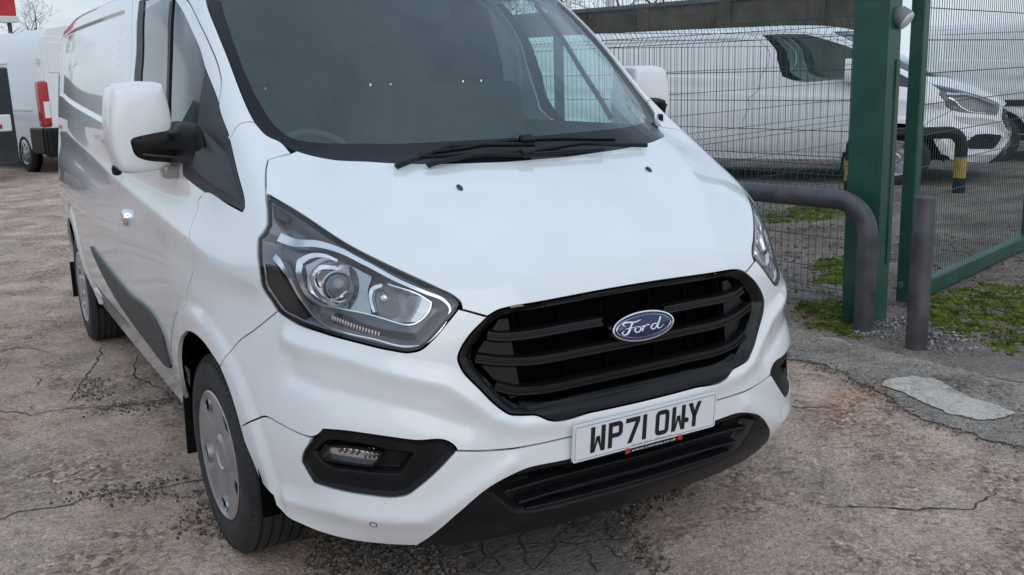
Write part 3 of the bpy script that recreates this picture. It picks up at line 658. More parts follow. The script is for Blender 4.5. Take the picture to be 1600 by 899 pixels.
def arcband(mbx, cx, cy, r0, r1, a0, a1, ox, oy, n=8):
    for k in range(n):
        q0, q1 = math.radians(a0+(a1-a0)*k/n), math.radians(a0+(a1-a0)*(k+1)/n)
        mbx.prism([(ox+cx+r1*math.cos(q0), oy+cy+r1*math.sin(q0)), (ox+cx+r1*math.cos(q1), oy+cy+r1*math.sin(q1)), (ox+cx+r0*math.cos(q1), oy+cy+r0*math.sin(q1)), (ox+cx+r0*math.cos(q0), oy+cy+r0*math.sin(q0))], .0022, .0032, ppt)
def glyph(ch, ox, oy):
    g = MB(); w = .050; t = ST; R = lambda *a: g.prism([(ox+p, oy+q) for p, q in rectp(*a)], .0022, .0032, ppt)
    P = lambda *pts: g.prism([(ox+p, oy+q) for p, q in pts], .0022, .0032, ppt)
    if ch == 'W':
        R(0, 0, t, HH); R(w-t, 0, w, HH); P((t, 0), (t+.0001, .016), (w/2-.006, .048), (w/2+.006, .048), (w/2+.006, .040), (w/2, .034))
        P((w-t, 0), (w/2, .034), (w/2-.006, .040), (w/2-.006, .048), (w/2+.006, .048), (w-t-.0001, .016))
    if ch == 'P':
        R(0, 0, t, HH); R(t, HH-t, w-.016, HH); R(t, .030, w-.016, .030+t); R(w-t, .046, w, HH-.016)
        arcband(g, w-.016, HH-.016, .002, .016, 0, 90, ox, oy); arcband(g, w-.016, .046, .002, .016, -90, 0, ox, oy)
    if ch == '7':
        R(0, HH-t, w, HH); P((.008, 0), (.023, 0), (w, HH-t), (w-.0155, HH-t))
    if ch == '1': R(0, 0, t, HH)
    if ch == 'O':
        r = .016; R(0, r, t, HH-r); R(w-t, r, w, HH-r); R(r, HH-t, w-r, HH); R(r, 0, w-r, t)
        for cx, cy, a in ((w-r, HH-r, 0), (r, HH-r, 90), (r, r, 180), (w-r, r, 270)): arcband(g, cx, cy, .002, r, a, a+90, ox, oy)
    if ch == 'Y':
        R(w/2-t/2, 0, w/2+t/2, .034); P((0, HH), (.0155, HH), (w/2+t/2, .034), (w/2-t/2, .034)); P((w-.0155, HH), (w, HH), (w/2+t/2, .034), (w/2-t/2, .034))
    return g
xo = .058
for ch in 'WP71 OWY':
    if ch == ' ': xo += .022; continue
    glyph(ch, xo, .019).build('plate_character', 'ink', plate); xo += (.014 if ch == '1' else .050)+.011
bolt = MB().prism([(.405+.008*math.cos(q), .047+.008*math.sin(q)) for q in np.linspace(0, 2*math.pi, 13)[:-1]], .002, .0045, ppt).build('plate_bolt', 'ink', plate)
def textmesh(s, size, m, parent, name, x, y, d, w):
    c = bpy.data.curves.new(name, 'FONT'); c.body = s; c.size = size; c.extrude = 0
    o = bpy.data.objects.new(name, c); COL.objects.link(o); dg = bpy.context.evaluated_depsgraph_get(); me = bpy.data.meshes.new_from_object(o.evaluated_get(dg))
    vs = np.array([tuple(v.co) for v in me.vertices]); fs = [tuple(p.vertices) for p in me.polygons]; bpy.data.objects.remove(o)
    sc = w/(vs[:, 0].max()-vs[:, 0].min()); vs[:, 0] = (vs[:, 0]-vs[:, 0].min())*sc
    mk(name, [ppt(x+p[0], y+p[1], d) for p in vs], fs, m, parent)
textmesh('www.cvevans.co.uk', .0115, 'white_print', plate, 'holder_web_address', .205, -.0105, .0035, .165)
q = MB(); rnd = random.Random(3); x = .205
for wl_ in (7, 6, 8, 3):
    for k in range(wl_):
        q.prism(rectp(x, .0075, x+.0042*rnd.uniform(.5, .9), .0075+.0048*rnd.uniform(.6, 1)), .0022, .0026, ppt); x += .0056
    x += .005
q.build('plate_maker_line', 'grey_ink', plate)
MB().prism(rrect(.182, -.014, .392, .0, .002), -.004, .003, ppt).build('holder_lip', 'plastic', plate)
for x in (.182, .376):
    MB().prism(rrect(x, -.013, x+.017, .003, .002), .0035, .0045, ppt).build('red_logo', 'red_print', plate)
# ------------------------------------------------------------------ headlights
def lampdepth(us, vs, P):
    L = smooth_loop(hl); d = pdist(np.abs(P)*[1, 0, 0]+P*[0, 1, 1], S0(L[:, 0], L[:, 1])[::3])
    return .004+.046*sst(d/.05)
def poly_depth(name, loop, m, parent, d, both=None, thick=0, h=.012, dfun=None, flange=.008):
    return panel(name, loop, m, parent, depth=d, gap=0, flange=flange, h=h, dfun=dfun)
hs = panel('headlight', hl, 'lampgrey', V, gap=.003, flange=.004, h=.012, both=True, dfun=lampdepth, step=.006)
def lamp_bits(house, first):
    """parts on the right lamp; the left ones are mirrored"""
    out = []
    out.append(panel('lamp_edge', hl, 'plastic', house, holes=[[tuple(p) for p in inset(smooth_loop(hl, .01), .011)]], gap=.003, hgap=0, depth=.003, flange=.012, h=.01, step=.006))
    out.append(panel('lamp_lens', hl, 'lens', house, gap=.0035, flange=0, h=.02, depth=.0012))
    pr = [(1, .0), (1, .022), (-1, .022), (-1, .0)]
    def rb(name, key, d, m):
        out.append(strip(name, UV[key], [(a, b+d) for a, b in pr], m, house))
    rb('daytime_running_strip', 'drl', .012, 'drl'); rb('reflector_bezel', 'hook', .020, 'drl'); rb('projector_bezel', 'hook2', .026, 'chrome'); rb('reflector_divider', 'hook3', .024, 'chrome')
    out.append(panel('side_marker', UV['lampdark'], 'lampdark', house, depth=.014, gap=0, flange=.02, h=.015))
    out.append(panel('upper_tray', UV['lampgrey'], 'lampdark', house, depth=.014, gap=0, flange=.006, h=.015))
    def bowl(c, rad, dd):
        c0 = S0([-c[0]], [c[1]])[0]
        return lambda us, vs, P: .022+dd*np.clip(1-(np.linalg.norm(P-c0, axis=1)/rad)**2, 0, 1)
    out.append(panel('main_reflector', UV['bowl1'], 'reflector', house, gap=0, flange=0, h=.008, dfun=bowl(UV['proj'][0], .085, .045)))
    out.append(panel('beam_reflector', UV['bowl'], 'reflector', house, gap=0, flange=0, h=.008, dfun=bowl(UV['proj'][1], .11, .05)))
    # projector: ring and dome
    a, b = UV['proj'][0]; c = Vector(pt([-a], [b], .048)[0]); n = Vector((-.28, -.94, .16)).normalized(); ax = n.cross(Vector((0, 0, 1))).normalized(); ay = n.cross(ax)
    def disc(prof, m, name, nseg=32):
        q = MB(); L = [[c+ax*(r*math.cos(2*math.pi*i/nseg))+ay*(r*math.sin(2*math.pi*i/nseg))+n*z for i in range(nseg)] for r, z in prof]; rings(q, L); return autosmooth(q.build(name, m, house), 40)
    out.append(disc([(.046, -.03), (.046, .012), (.043, .016), (.039, .012), (.038, .0)], 'chrome', 'projector_ring'))
    out.append(disc([(.038, .004), (.036, .012), (.030, .019), (.020, .024), (.010, .0265), (.003, .027)], 'projector', 'projector_lens'))
    a, b = UV['proj'][1]; c = Vector(pt([-a], [b], .055)[0])
    out.append(disc([(.014, -.01), (.013, .008), (.009, .016), (.004, .019)], 'chrome', 'bulb_shield', 16))
    # ribbed indicator
    (u0, v0), (u1, v1) = UV['ind']; q = MB()
    for k in range(17):
        t = k/16; P = pt([-(u0+(u1-u0)*t)]*2, [v0+(v1-v0)*t-.04, v0+(v1-v0)*t+.05], .028)
        q.tube([P[0], P[1]], .0034, 6)
    q = q.build('indicator_ribs', 'amber', house, True); q['kind'] = 'stuff'; out.append(q)
    out.append(strip('indicator_tray', [UV['ind'][0], UV['ind'][1], UV['ind2'][1]], [(.016, .033), (-.016, .033), (-.016, .04), (.016, .04)], 'lampdark', house))
    return out
for o in lamp_bits(hs[0], True): mirror_obj(o, hs[1])

# ------------------------------------------------------------------ fog light recesses
fcen = None
def fogd(us, vs, P):
    L = smooth_loop(fg); Q = np.abs(P)*[1, 0, 0]+P*[0, 1, 1]; d = pdist(Q, S0(L[:, 0], L[:, 1])[::3]); F = smooth_loop(UV['fogdeep'], .02); k = inpoly(XY(np.stack([abs(us), vs], 1)), XY(F)); d2 = pdist(Q, np.concatenate([S0(F[:, 0], F[:, 1]), S0(F[:1, 0], F[:1, 1])]))
    return .002+.010*sst(d/.012)+np.where(k, .03*sst(d2/.014), 0)
fs_ = panel('fog_light_surround', fg, 'plastic', V, gap=.002, flange=.01, h=.0055, both=True, dfun=fogd, step=.006)
def fog_bits(p):
    out = [panel('fog_lens', UV['foglamp'], 'lens', p, depth=.016, gap=0, flange=.0, h=.015),
           panel('fog_reflector', UV['foglamp'], 'satin', p, depth=.034, gap=0, flange=-.016, h=.012),
           panel('fog_bezel', UV['foglamp'], 'plastic', p, holes=[[tuple(q) for q in inset(smooth_loop(UV['foglamp'], .006), .003)]], depth=.0145, gap=-.004, hgap=0, flange=.025, h=.012, step=.005)]
    q = MB()
    for k, u in enumerate((3.15, 3.22, 3.29, 3.36)):
        P = pt([-u, -(u+.06)], [2.54, 2.74], .026); q.tube([P[0], P[1]], .003, 5)
    for u in (3.5, 3.6, 3.72, 3.82):
        P = pt([-u, -u], [2.58, 2.72], .028); q.tube([P[0], P[1]], .004, 5)
    q = q.build('fog_facets', 'chrome', p, True); q['kind'] = 'stuff'; out.append(q); return out
for o in fog_bits(fs_[0]): mirror_obj(o, fs_[1])

# ------------------------------------------------------------------ lower valance with slats
OPEN = [(0, 1.12), (.6, 1.12), (1.28, 1.08), (1.42, 1.14), (1.62, 1.55), (1.78, 1.9), (1.72, 1.99), (1.55, 2.14), (1.4, 2.17), (.6, 2.2), (0, 2.2)]
def vald(us, vs, P):
    L = smooth_loop(centre(OPEN), .02); k = inpoly(XY(np.stack([us, vs], 1)), XY(L)); d = pdist(P, np.concatenate([S0(L[:, 0], L[:, 1]), S0(L[:1, 0], L[:1, 1])]))
    return .003+np.where(k, .04*sst(d/.03), 0)
val = panel('valance', centre(VAL), 'plastic', V, h=.0065, gap=.001, dfun=vald, flange=.03)
for pts in ([(0, 1.985), (.7, 1.97), (1.2, 1.9), (1.56, 1.80)], [(0, 1.675), (.7, 1.65), (1.1, 1.57), (1.40, 1.46)]):
    strip('valance_slat', fullbar(pts), [(.003, .05), (.003, .008), (.001, .006), (-.003, .007), (-.004, .05)], 'plastic', val, sgn=1)
strip('valance_slat', fullbar([(0, 1.31), (.7, 1.29), (1.3, 1.2)]), [(.004, .05), (.004, .010), (.002, .008), (-.004, .008), (-.006, .05)], 'plastic', val, sgn=1)
for s in (-1, 1):
    P = np.concatenate([pt([s*.22, s*.62, s*.62, s*.22], [1.2, 1.2, 2.1, 2.1], .042)]); 
    mk('vent_opening', P-np.array([0, .0015, 0]), [(0, 1, 2, 3)], 'dark', val)
    P = np.concatenate([pt([s*.85, s*1.25, s*1.25, s*.85], [1.25, 1.25, 2.05, 2.05], .042)])
    mk('vent_opening', P-np.array([0, .0015, 0]), [(0, 1, 2, 3)], 'dark', val)
# parking sensors, washer jets, lock cover
def button(name, u, v, r, m, parent, h=.003, ring=None, s=-1):
    P = Vector(S([s*u], [v])[0]); n = Vector(SN(np.array([s*u]), np.array([v]))[0]); a = n.cross(Vector((0, 0, 1))).normalized(); b = n.cross(a); q = MB()
    L = [[P+a*(k*math.cos(2*math.pi*i/20))+b*(k*math.sin(2*math.pi*i/20))+n*z for i in range(20)] for k, z in ((r, -.003), (r, h*.6), (r*.85, h))]
    o = rings(q, L).build(name, m, parent)
    if ring: L = [[P+a*(k*math.cos(2*math.pi*i/20))+b*(k*math.sin(2*math.pi*i/20))+n*z for i in range(20)] for k, z in ((r*1.35, -.002), (r*1.35, .0006), (r*1.0, .0006))]; rings(MB(), L, False).build('sensor_ring', ring, o)
    return o
for s in (-1, 1):
    button('parking_sensor', 3.35, 1.01, .0085, 'paint', V, .001, 'plastic', s)
    P = Vector(S([s*1.2], [7.33])[0]); n = Vector(SN(np.array([s*1.2]), np.array([7.33]))[0]); fwd = (Vector((0, -1, 0))-n*n.dot(Vector((0, -1, 0)))).normalized(); sd = n.cross(fwd)
    q = MB(); L = []
    for t, w, z in ((-.012, .003, .003), (-.008, .006, .008), (.004, .008, .009), (.014, .007, .005), (.017, .003, .0)):
        L.append([P+fwd*t+sd*(w*math.cos(2*math.pi*i/12))+n*max(0, z*(.5+.5*math.sin(2*math.pi*i/12))) for i in range(12)])
    rings(q, L); q.build('washer_jet', 'trim', V, True)
P = Vector(S([-8.91], [6.06])[0]); q = MB(); L = []
for k, x in ((1, -.004), (1, .012), (.85, .019), (.5, .022)): L.append([P+Vector((-x, k*.030*math.cos(2*math.pi*i/24), k*.036*math.sin(2*math.pi*i/24))) for i in range(24)])
autosmooth(rings(q, L).build('door_handle_lock', 'chrome', V), 40)

# ------------------------------------------------------------------ wipers

def bar(pts, w, t, q=None):
    """flat tapering bar through 3-D points: w wide across, t thick"""
    pts = [Vector(p) for p in pts]; q = q or MB(); n = Vector((0, -.57, .82)); L = []
    ws_ = w if hasattr(w, '__len__') else [w]*len(pts)
    for i, p in enumerate(pts):
        d = (pts[min(i+1, len(pts)-1)]-pts[max(i-1, 0)]).normalized(); a = d.cross(n).normalized(); m = a.cross(d)
        L.append([p+a*(ws_[i]/2*x)+m*(t/2*y) for x, y in ((-1, -1), (1, -1), (1, .4), (.5, 1), (-.5, 1), (-1, .4))])
    k = len(q.v); q.v += [tuple(p) for r in L for p in r]
    for j in range(len(L)-1): q.f += [(k+j*6+i, k+j*6+(i+1) % 6, k+(j+1)*6+(i+1) % 6, k+(j+1)*6+i) for i in range(6)]
    q.f += [tuple(k+i for i in range(5, -1, -1)), tuple(k+(len(L)-1)*6+i for i in range(6))]
    return q
w1 = bar([(-.50, -.46, 1.292), (-.464, -.453, 1.301), (-.37, -.415, 1.32), (-.28, -.386, 1.335), (-.138, -.392, 1.331), (.018, -.409, 1.322)], [.016, .018, .018, .016, .014, .012], .012).build('wiper', 'plastic', V)
bar([(-.40, -.415, 1.318), (-.237, -.398, 1.325), (-.10, -.385, 1.336), (-.002, -.381, 1.338), (.144, -.39, 1.332), (.336, -.419, 1.317)], [.008, .011, .012, .013, .011, .006], .012).build('wiper_blade', 'plastic', w1)
MB().box((.0, -.393, 1.338), (.05, .035, .022), Matrix.Rotation(.6, 3, 'X'), .006).build('blade_clip', 'plastic', w1)
w2 = bar([(-.40, -.47, 1.288), (-.368, -.465, 1.295), (-.248, -.439, 1.304), (-.078, -.435, 1.306), (-.02, -.44, 1.303), (.1, -.43, 1.310), (.202, -.418, 1.315), (.331, -.448, 1.303), (.44, -.462, 1.295)], [.015, .016, .013, .013, .013, .012, .012, .013, .015], .011).build('wiper', 'plastic', V)
bar([(-.396, -.432, 1.310), (-.237, -.43, 1.308), (-.05, -.455, 1.295), (.136, -.458, 1.294), (.259, -.466, 1.291)], [.007, .01, .012, .01, .006], .011).build('wiper_blade', 'plastic', w2)
MB().box((-.035, -.452, 1.300), (.05, .03, .022), Matrix.Rotation(.6, 3, 'X'), .006).build('blade_clip', 'plastic', w2)
for s in (1,):
    MB().box((s*.775, -.115, 1.352), (.018, .05, .05), Matrix.Rotation(-s*.5, 3, 'Z'), .006).build('scuttle_end_cap', 'plastic', V)

# ------------------------------------------------------------------ door mirrors
def lerp_loop(L, n=48):
    L = np.array(L, float); m = len(L); out = []
    for i in range(m):
        p0, p1, p2, p3 = L[i-1], L[i], L[(i+1) % m], L[(i+2) % m]
        for k in range(5):
            t = k/5; out.append(.5*((2*p1)+(-p0+p2)*t+(2*p0-5*p1+4*p2-p3)*t*t+(-p0+3*p1-3*p2+p3)*t**3))
    return np.array(out)
MO_ = lerp_loop([(-1.192, 1.525), (-1.172, 1.552), (-1.11, 1.561), (-1.045, 1.557), (-1.026, 1.536), (-1.012, 1.42), (-1.018, 1.312), (-1.036, 1.287), (-1.075, 1.279), (-1.15, 1.276), (-1.186, 1.292), (-1.206, 1.37), (-1.205, 1.45)])
mc = MO_.mean(0)
def mring(sc, y, dx=0, dz=0, inn=0.): 
    Q = (MO_-mc)*sc+mc; return [(p[0]+dx, y+.18*(p[0]+1.1)*.25, p[1]+dz) for p in Q]
cap = autosmooth(rings(MB(), [mring(1, .215), mring(1.0, .13), mring(.99, .102), mring(.965, .086), mring(.92, .076), mring(.8, .070), mring(.5, .066), mring(.1, .064)]).build('door_mirror', 'paint', V), 50)
b_ = rings(MB(), [mring(1.0, .215), mring(.96, .224), mring(.93, .215), mring(.92, .20)]).build('mirror_back', 'plastic', cap, False)
mk('mirror_glass', mring(.90, .212), [tuple(range(len(MO_)))], 'chrome', cap)
A = lerp_loop([(-1.148, 1.392), (-1.06, 1.405), (-1.02, 1.408), (-.99, 1.43), (-.955, 1.425), (-.93, 1.40), (-.925, 1.33), (-.945, 1.295), (-1.02, 1.302), (-1.10, 1.312), (-1.142, 1.33), (-1.155, 1.36)])
ac = A.mean(0); ar_ = lambda sc, y, fy=0: [((p[0]-ac[0])*(sc*.5+.5)+ac[0], y, (p[1]-ac[1])*sc+ac[1]) for p in A]
arm = autosmooth(rings(MB(), [ar_(1, .21), ar_(1, .085), ar_(.94, .066), ar_(.75, .055), ar_(.3, .052)]).build('mirror_arm', 'plastic', cap), 45)
bar([(-1.12, .050, 1.338), (-1.03, .046, 1.325), (-.94, .05, 1.318)], .008, .006).build('arm_groove', 'trim', arm)
ind = MB().box((-1.035, .10, 1.275), (.055, .07, .045), None, .014).build('mirror_indicator', 'smoke', cap)
MB().box((-1.18, .205, 1.283), (.03, .03, .035), None, .01).build('mirror_lower_edge', 'plastic', cap)
# swelling of the quarter trim where the arm is fixed
PT_ = pt([-5.75, -5.6, -6.2, -7.0, -6.5, -5.9], [7.72, 8.5, 9.05, 8.6, 8.25, 7.9], .004); PI_ = pt([-6.0, -5.95, -6.2, -6.6, -6.4, -6.1], [8.0, 8.45, 8.75, 8.5, 8.3, 8.05], -.035)
autosmooth(MB().add(np.concatenate([PT_, PI_]), [(i, (i+1) % 6, 6+(i+1) % 6, 6+i) for i in range(6)]+[tuple(range(6, 12))]).build('mirror_mount', 'trim', V), 60)
def warp(o, arm_=False):
    # the mirror stands a little behind and outside the trim; the arm bends back to reach it
    c = Vector((-1.11, .13, 1.41))
    for v_ in o.data.vertices:
        t = min(1, max(0, (-.95-v_.co.x)/.09)) if arm_ else 1
        v_.co = v_.co.lerp(c+(v_.co-c)*1.07+Vector((.037, .245, -.008)), t)
    o.data.update()
warp(cap)
for ch in cap.children:
    warp(ch, ch == arm)
    for g_ in ch.children: warp(g_, True)
capl = mirror_obj(cap, V)
for ch in list(cap.children): autosmooth(mirror_obj(ch, capl), 45)

# ------------------------------------------------------------------ wheels
def wheel_parts():
    q = MB(); R = .338; w = .108; prof = []
    prof = [(.205, -.075), (.212, -.098), (.228, -.107), (.262, -.112), (.30, -.108), (.318, -.100), (.330, -.088)]
    for x in (-.07, -.035, .0, .035, .07): prof += [(R-.001, x-.014), (R, x-.0045), (R-.008, x-.004), (R-.008, x+.004), (R, x+.0045)]
    prof += [(R-.001, .082), (.330, .09), (.318, .10), (.30, .108), (.25, .108), (.205, .08)]
    q.lathe(prof, 96); tyre = (q.v, q.f)
    # shoulder blocks
    sb = MB(); 
    for i in range(72):
        a = 2*math.pi*i/72
        for x0, x1, r0, r1 in ((-.105, -.083, .314, .3345), (.083, .105, .3345, .314)):
            P = []
            for (x, r) in ((x0, r0), (x1, r1)):
                for da in (-.022, .022): P += [(x, r*math.cos(a+da), r*math.sin(a+da)), (x, (r+.0035)*math.cos(a+da), (r+.0035)*math.sin(a+da))]
            sb.add(P, [(0, 2, 3, 1), (4, 5, 7, 6), (1, 3, 7, 5), (0, 1, 5, 4), (2, 6, 7, 3)])
    # cover: five broad spokes, five hooded slots near the rim
    cv = MB(); n = 100; rr = [.219, .214, .207, .196, .184, .172, .158, .14, .118, .095, .07, .055, .05, .045, .03, .0]
    def ax(r, a):
        base = {0: 0}.get(1, 0)
        z = -.105+.018*((.21-r)/.21)**1.0
        if r > .21: z = -.112+.006*(r-.21)/.009
        ph = (a*5/(2*math.pi)) % 1; spoke = abs(ph-.5)*2   # 1 mid-spoke, 0 mid-gap
        if .10 < r < .2: z += .012*sst(np.array((.55-spoke)/.4))*sst(np.array((r-.09)/.05))*sst(np.array((.206-r)/.02))
        if r < .056: z -= .010*(1 if r > .046 else .6)
        return float(z)
    for i in range(n):
        a = 2*math.pi*i/n
        for r in rr: cv.v.append((ax(r, a), r*math.cos(a), r*math.sin(a)))
    m = len(rr)
    for i in range(n):
        for j in range(m-1): cv.f.append((i*m+j, i*m+j+1, ((i+1) % n)*m+j+1, ((i+1) % n)*m+j))
    sl_ = []
    for k in range(5):
        a = 2*math.pi*(k+.5)/5; L = []
        for sc, x in ((1.5, -.088), (1.45, -.104), (1.25, -.1025), (1.2, -.085)):
            L.append([(x, (.180+.017*sc*math.cos(t))*math.cos(a+.13*sc*math.sin(t)), (.180+.017*sc*math.cos(t))*math.sin(a+.13*sc*math.sin(t))) for t in np.linspace(0, 2*math.pi, 17)[:-1]])
        t_ = MB(); rings(t_, L, False); sl_.append((t_.v, t_.f))
    hole = []
    for k in range(5):
        a = 2*math.pi*(k+.5)/5
        hole.append(([(-.0985, (.180+.021*math.cos(t))*math.cos(a+.16*math.sin(t)), (.180+.021*math.cos(t))*math.sin(a+.16*math.sin(t))) for t in np.linspace(0, 2*math.pi, 17)[:-1]], [tuple(range(16))]))
    hub = MB().lathe([(.0, .02), (.21, .02), (.212, -.08), (.205, -.09)], 48)
    return tyre, (sb.v, sb.f), (cv.v, cv.f), (hub.v, hub.f), *sl_, *hole
wp = wheel_parts()
def wheel(x, y, steer, rot, flip=False):
    R3 = Matrix.Rotation(steer, 3, 'Z') @ (Matrix.Rotation(math.pi, 3, 'Z') if flip else Matrix.Identity(3)) @ Matrix.Rotation(rot, 3, 'X')
    root = None
    for (vv, ff), nm, m in zip(wp, ['wheel', 'tread_blocks', 'wheel_cover', 'rim']+['slot_rim']*5+['slot']*5, ['rubber', 'rubber', 'silver', 'plastic']+['silver']*5+['dark']*5):
        P = [R3 @ Vector(p) for p in vv]
        if root is None: root = mk(nm, P, ff, m, V); root.location = (x, y, .337); autosmooth(root, 40)
        else:
            o = autosmooth(mk(nm, P, ff, m, root), 35)
            if nm == 'tread_blocks': o['kind'] = 'stuff'
    return root
wheel(-.895, 0, .03, .35); wheel(-.895, 3.3, 0, 1.1); wheel(.895, 0, .03, .6, True); wheel(.895, 3.3, 0, .2, True)
for y, x in ((.47, -.93), (3.80, -.93)):
    for s in (-1, 1):
        MB().box((s*abs(x), y, .30), (.16, .012, .24), Matrix.Rotation(.12, 3, 'X'), .003).build('mud_flap', 'plastic', V)

# ------------------------------------------------------------------ cabin seen through the glass
def sheet(name, rows, m, parent, smooth=True):
    k = len(rows[0]); return mk(name, [p for r in rows for p in r], [(i*k+j, i*k+j+1, (i+1)*k+j+1, (i+1)*k+j) for i in range(len(rows)-1) for j in range(k-1)], m, parent, smooth)
xs_ = np.linspace(-.86, .86, 21)
dash = sheet('dashboard', [[(x, y+.16*(abs(x)/.86)**3, z+(.03*math.exp(-((x+.38)/.2)**2) if 0 < t < 4 else 0)) for x in xs_] for t, (y, z) in enumerate(((-.40, 1.19), (-.2, 1.215), (.05, 1.235), (.22, 1.24), (.30, 1.20), (.32, 1.05), (.28, .7)))], 'cabin', V)
sheet('bulkhead', [[(x*w, 1.33, z) for x in np.linspace(-1, 1, 9)] for z, w in ((.35, .9), (1.2, .93), (1.6, .90), (1.86, .83), (1.955, .66))], 'cabin', V)
sheet('headlining', [[(x*w, y, z) for x in np.linspace(-1, 1, 7)] for y, z, w in ((.60, 1.87, .62), (.8, 1.915, .64), (1.33, 1.93, .7))], 'cabin', V)
for s in (-1, 1):
    sheet('door_card', [[(s*x, y, z) for y in np.linspace(.18, 1.32, 7)] for x, z in ((.90, .4), (.93, .9), (.93, 1.22), (.955, 1.315))], 'cabin', V)
def loopdisc(cx, cy, cz, pr, n=20): return None
def seat(x, w):
    q = MB().box((x, .78, .88), (w, .5, .16), None, .05)
    q.box((x, 1.06, 1.18), (w, .16, .66), Matrix.Rotation(-.2, 3, 'X'), .05); o = autosmooth(q.build('seat', 'seat', V), 40)
    for dx in ((0,) if w < .6 else (-.24, .24)):
        autosmooth(MB().box((x+dx, 1.16, 1.60), (.27, .10, .17), Matrix.Rotation(-.12, 3, 'X'), .04).build('headrest', 'seat', o), 40)
        MB().tube([(x+dx-.05, 1.13, 1.46), (x+dx-.05, 1.15, 1.56)], .007).tube([(x+dx+.05, 1.13, 1.46), (x+dx+.05, 1.15, 1.56)], .007).build('headrest_posts', 'satin', o)
seat(-.45, .5); seat(.38, .95)
sw = MB(); ctr = Vector((-.45, .40, 1.19)); e1 = Vector((1, 0, 0)); e2 = Vector((0, .52, .85))
sw.tube([ctr+e1*(.19*math.cos(t))+e2*(.19*math.sin(t)) for t in np.linspace(0, 2*math.pi, 41)], .015, 8, False)
sw.box(ctr+Vector((0, -.03, 0)), (.15, .06, .11), Matrix.Rotation(-.55, 3, 'X'), .02)
for a in (0, math.pi, -math.pi/2): sw.tube([ctr, ctr+e1*(.18*math.cos(a))+e2*(.18*math.sin(a))], .014, 6)
sw.tube([ctr, ctr+Vector((0, -.2, -.1))], .04, 8)
autosmooth(sw.build('steering_wheel', 'cabin', V), 40)
panel('camera_housing', centre([(0, 10.64), (.17, 10.66), (.28, 10.8), (.36, 11.0), (.4, 11.42), (0, 11.45)]), mat('camera_cover', (.012, .009, .015), .5, spec=.05), V, depth=.016, gap=0, flange=.05, h=.03)
MB().box((.12, -.02, 1.245), (.32, .22, .012), None, .004).build('dashboard_papers', 'trim', V)
# ------------------------------------------------------------------ ground
RN = random.Random(11)
def voro(m, scale, feature='F1', out='Distance', rnd=1):
    n, l, b = nodes(m); t = n.new('ShaderNodeTexCoord'); x = n.new('ShaderNodeTexVoronoi'); x.feature = feature
    x.inputs['Scale'].default_value = scale; x.inputs['Randomness'].default_value = rnd; l.new(t.outputs['Object'], x.inputs['Vector']); return x
def ground_mat(name, c0, c1, c2, stain, speck=.5, bumps=1., crack=True):
    m = mat(name, c0, .92, spec=.25); n, l, b = nodes(m)
    big = noise_node(m, .55, 6, .6); col = ramp(m, big.outputs['Fac'], [(.32, c0), (.5, c1), (.66, c2)]).outputs[0]
    mid = noise_node(m, 3.2, 8, .68); col = mixc(m, ramp(m, mid.outputs['Fac'], [(.36, (0, 0, 0)), (.62, (1, 1, 1))]).outputs[0], mixc(m, 1, col, (.74, .73, .72), 'MULTIPLY'), col)
    st = noise_node(m, 1.3, 5, .7); col = mixc(m, ramp(m, st.outputs['Fac'], [(.52, (0, 0, 0)), (.68, (.85, .85, .85))]).outputs[0], col, stain)
    ru = noise_node(m, .8, 4, .6, vscale=(1, 1.7, 1)); col = mixc(m, ramp(m, ru.outputs['Fac'], [(.58, (0, 0, 0)), (.70, (.5, .5, .5))]).outputs[0], col, mixc(m, 1, col, (1.12, .86, .66), 'MULTIPLY'))
    # aggregate: stones of several sizes
    v1 = voro(m, 85); v2 = voro(m, 210); fine = noise_node(m, 140, 4, .7)
    # worn areas where the aggregate stands proud
    ex = noise_node(m, 1.7, 9, .72); exm = ramp(m, ex.outputs['Fac'], [(.44, (0, 0, 0)), (.60, (1, 1, 1))]).outputs[0]
    v3 = voro(m, 52); bw3 = n.new('ShaderNodeRGBToBW'); l.new(v3.outputs['Color'], bw3.inputs[0]); s3 = ramp(m, bw3.outputs[0], [(.15, (.30, .29, .29)), (.5, (.66, .65, .64)), (.85, (1.0, .98, .95)), (.97, (1.5, 1.45, 1.4))])
    col = mixc(m, exm, col, mixc(m, 1, col, s3.outputs[0], 'MULTIPLY'))
    bw = n.new('ShaderNodeRGBToBW'); l.new(v1.outputs['Color'], bw.inputs[0]); s1 = ramp(m, bw.outputs[0], [(.05, (.55, .55, .55)), (.4, (1, 1, 1)), (.93, (1.15, 1.12, 1.08)), (.99, (1.9, 1.85, 1.75))])
    col = mixc(m, speck, col, s1.outputs[0], 'MULTIPLY')
    bw2 = n.new('ShaderNodeRGBToBW'); l.new(v2.outputs['Color'], bw2.inputs[0]); s2 = ramp(m, bw2.outputs[0], [(.1, (.65, .65, .65)), (.5, (1, 1, 1)), (.97, (1.7, 1.65, 1.6))]); col = mixc(m, speck*.8, col, s2.outputs[0], 'MULTIPLY')
    pit = noise_node(m, 22, 6, .75); col = mixc(m, ramp(m, pit.outputs['Fac'], [(.30, (1, 1, 1)), (.41, (0, 0, 0))]).outputs[0], col, mixc(m, 1, col, (.42, .40, .39), 'MULTIPLY'))
    l.new(col, b.inputs['Base Color'])
    p = bump(m, v3.outputs['Distance'], .7*bumps, -.016); p = bump(m, v1.outputs['Distance'], .6*bumps, -.009, p); p = bump(m, v2.outputs['Distance'], .5*bumps, -.004, p); p = bump(m, pit.outputs['Fac'], 1.0*bumps, .035, p); p = bump(m, mid.outputs['Fac'], .6*bumps, .09, p); p = bump(m, fine.outputs['Fac'], .7*bumps, .006, p)
    return m
MT['concrete'] = ground_mat('worn_concrete', (.76, .565, .46), (.93, .71, .585), (.84, .665, .57), (.55, .455, .40), .75, 1.0)
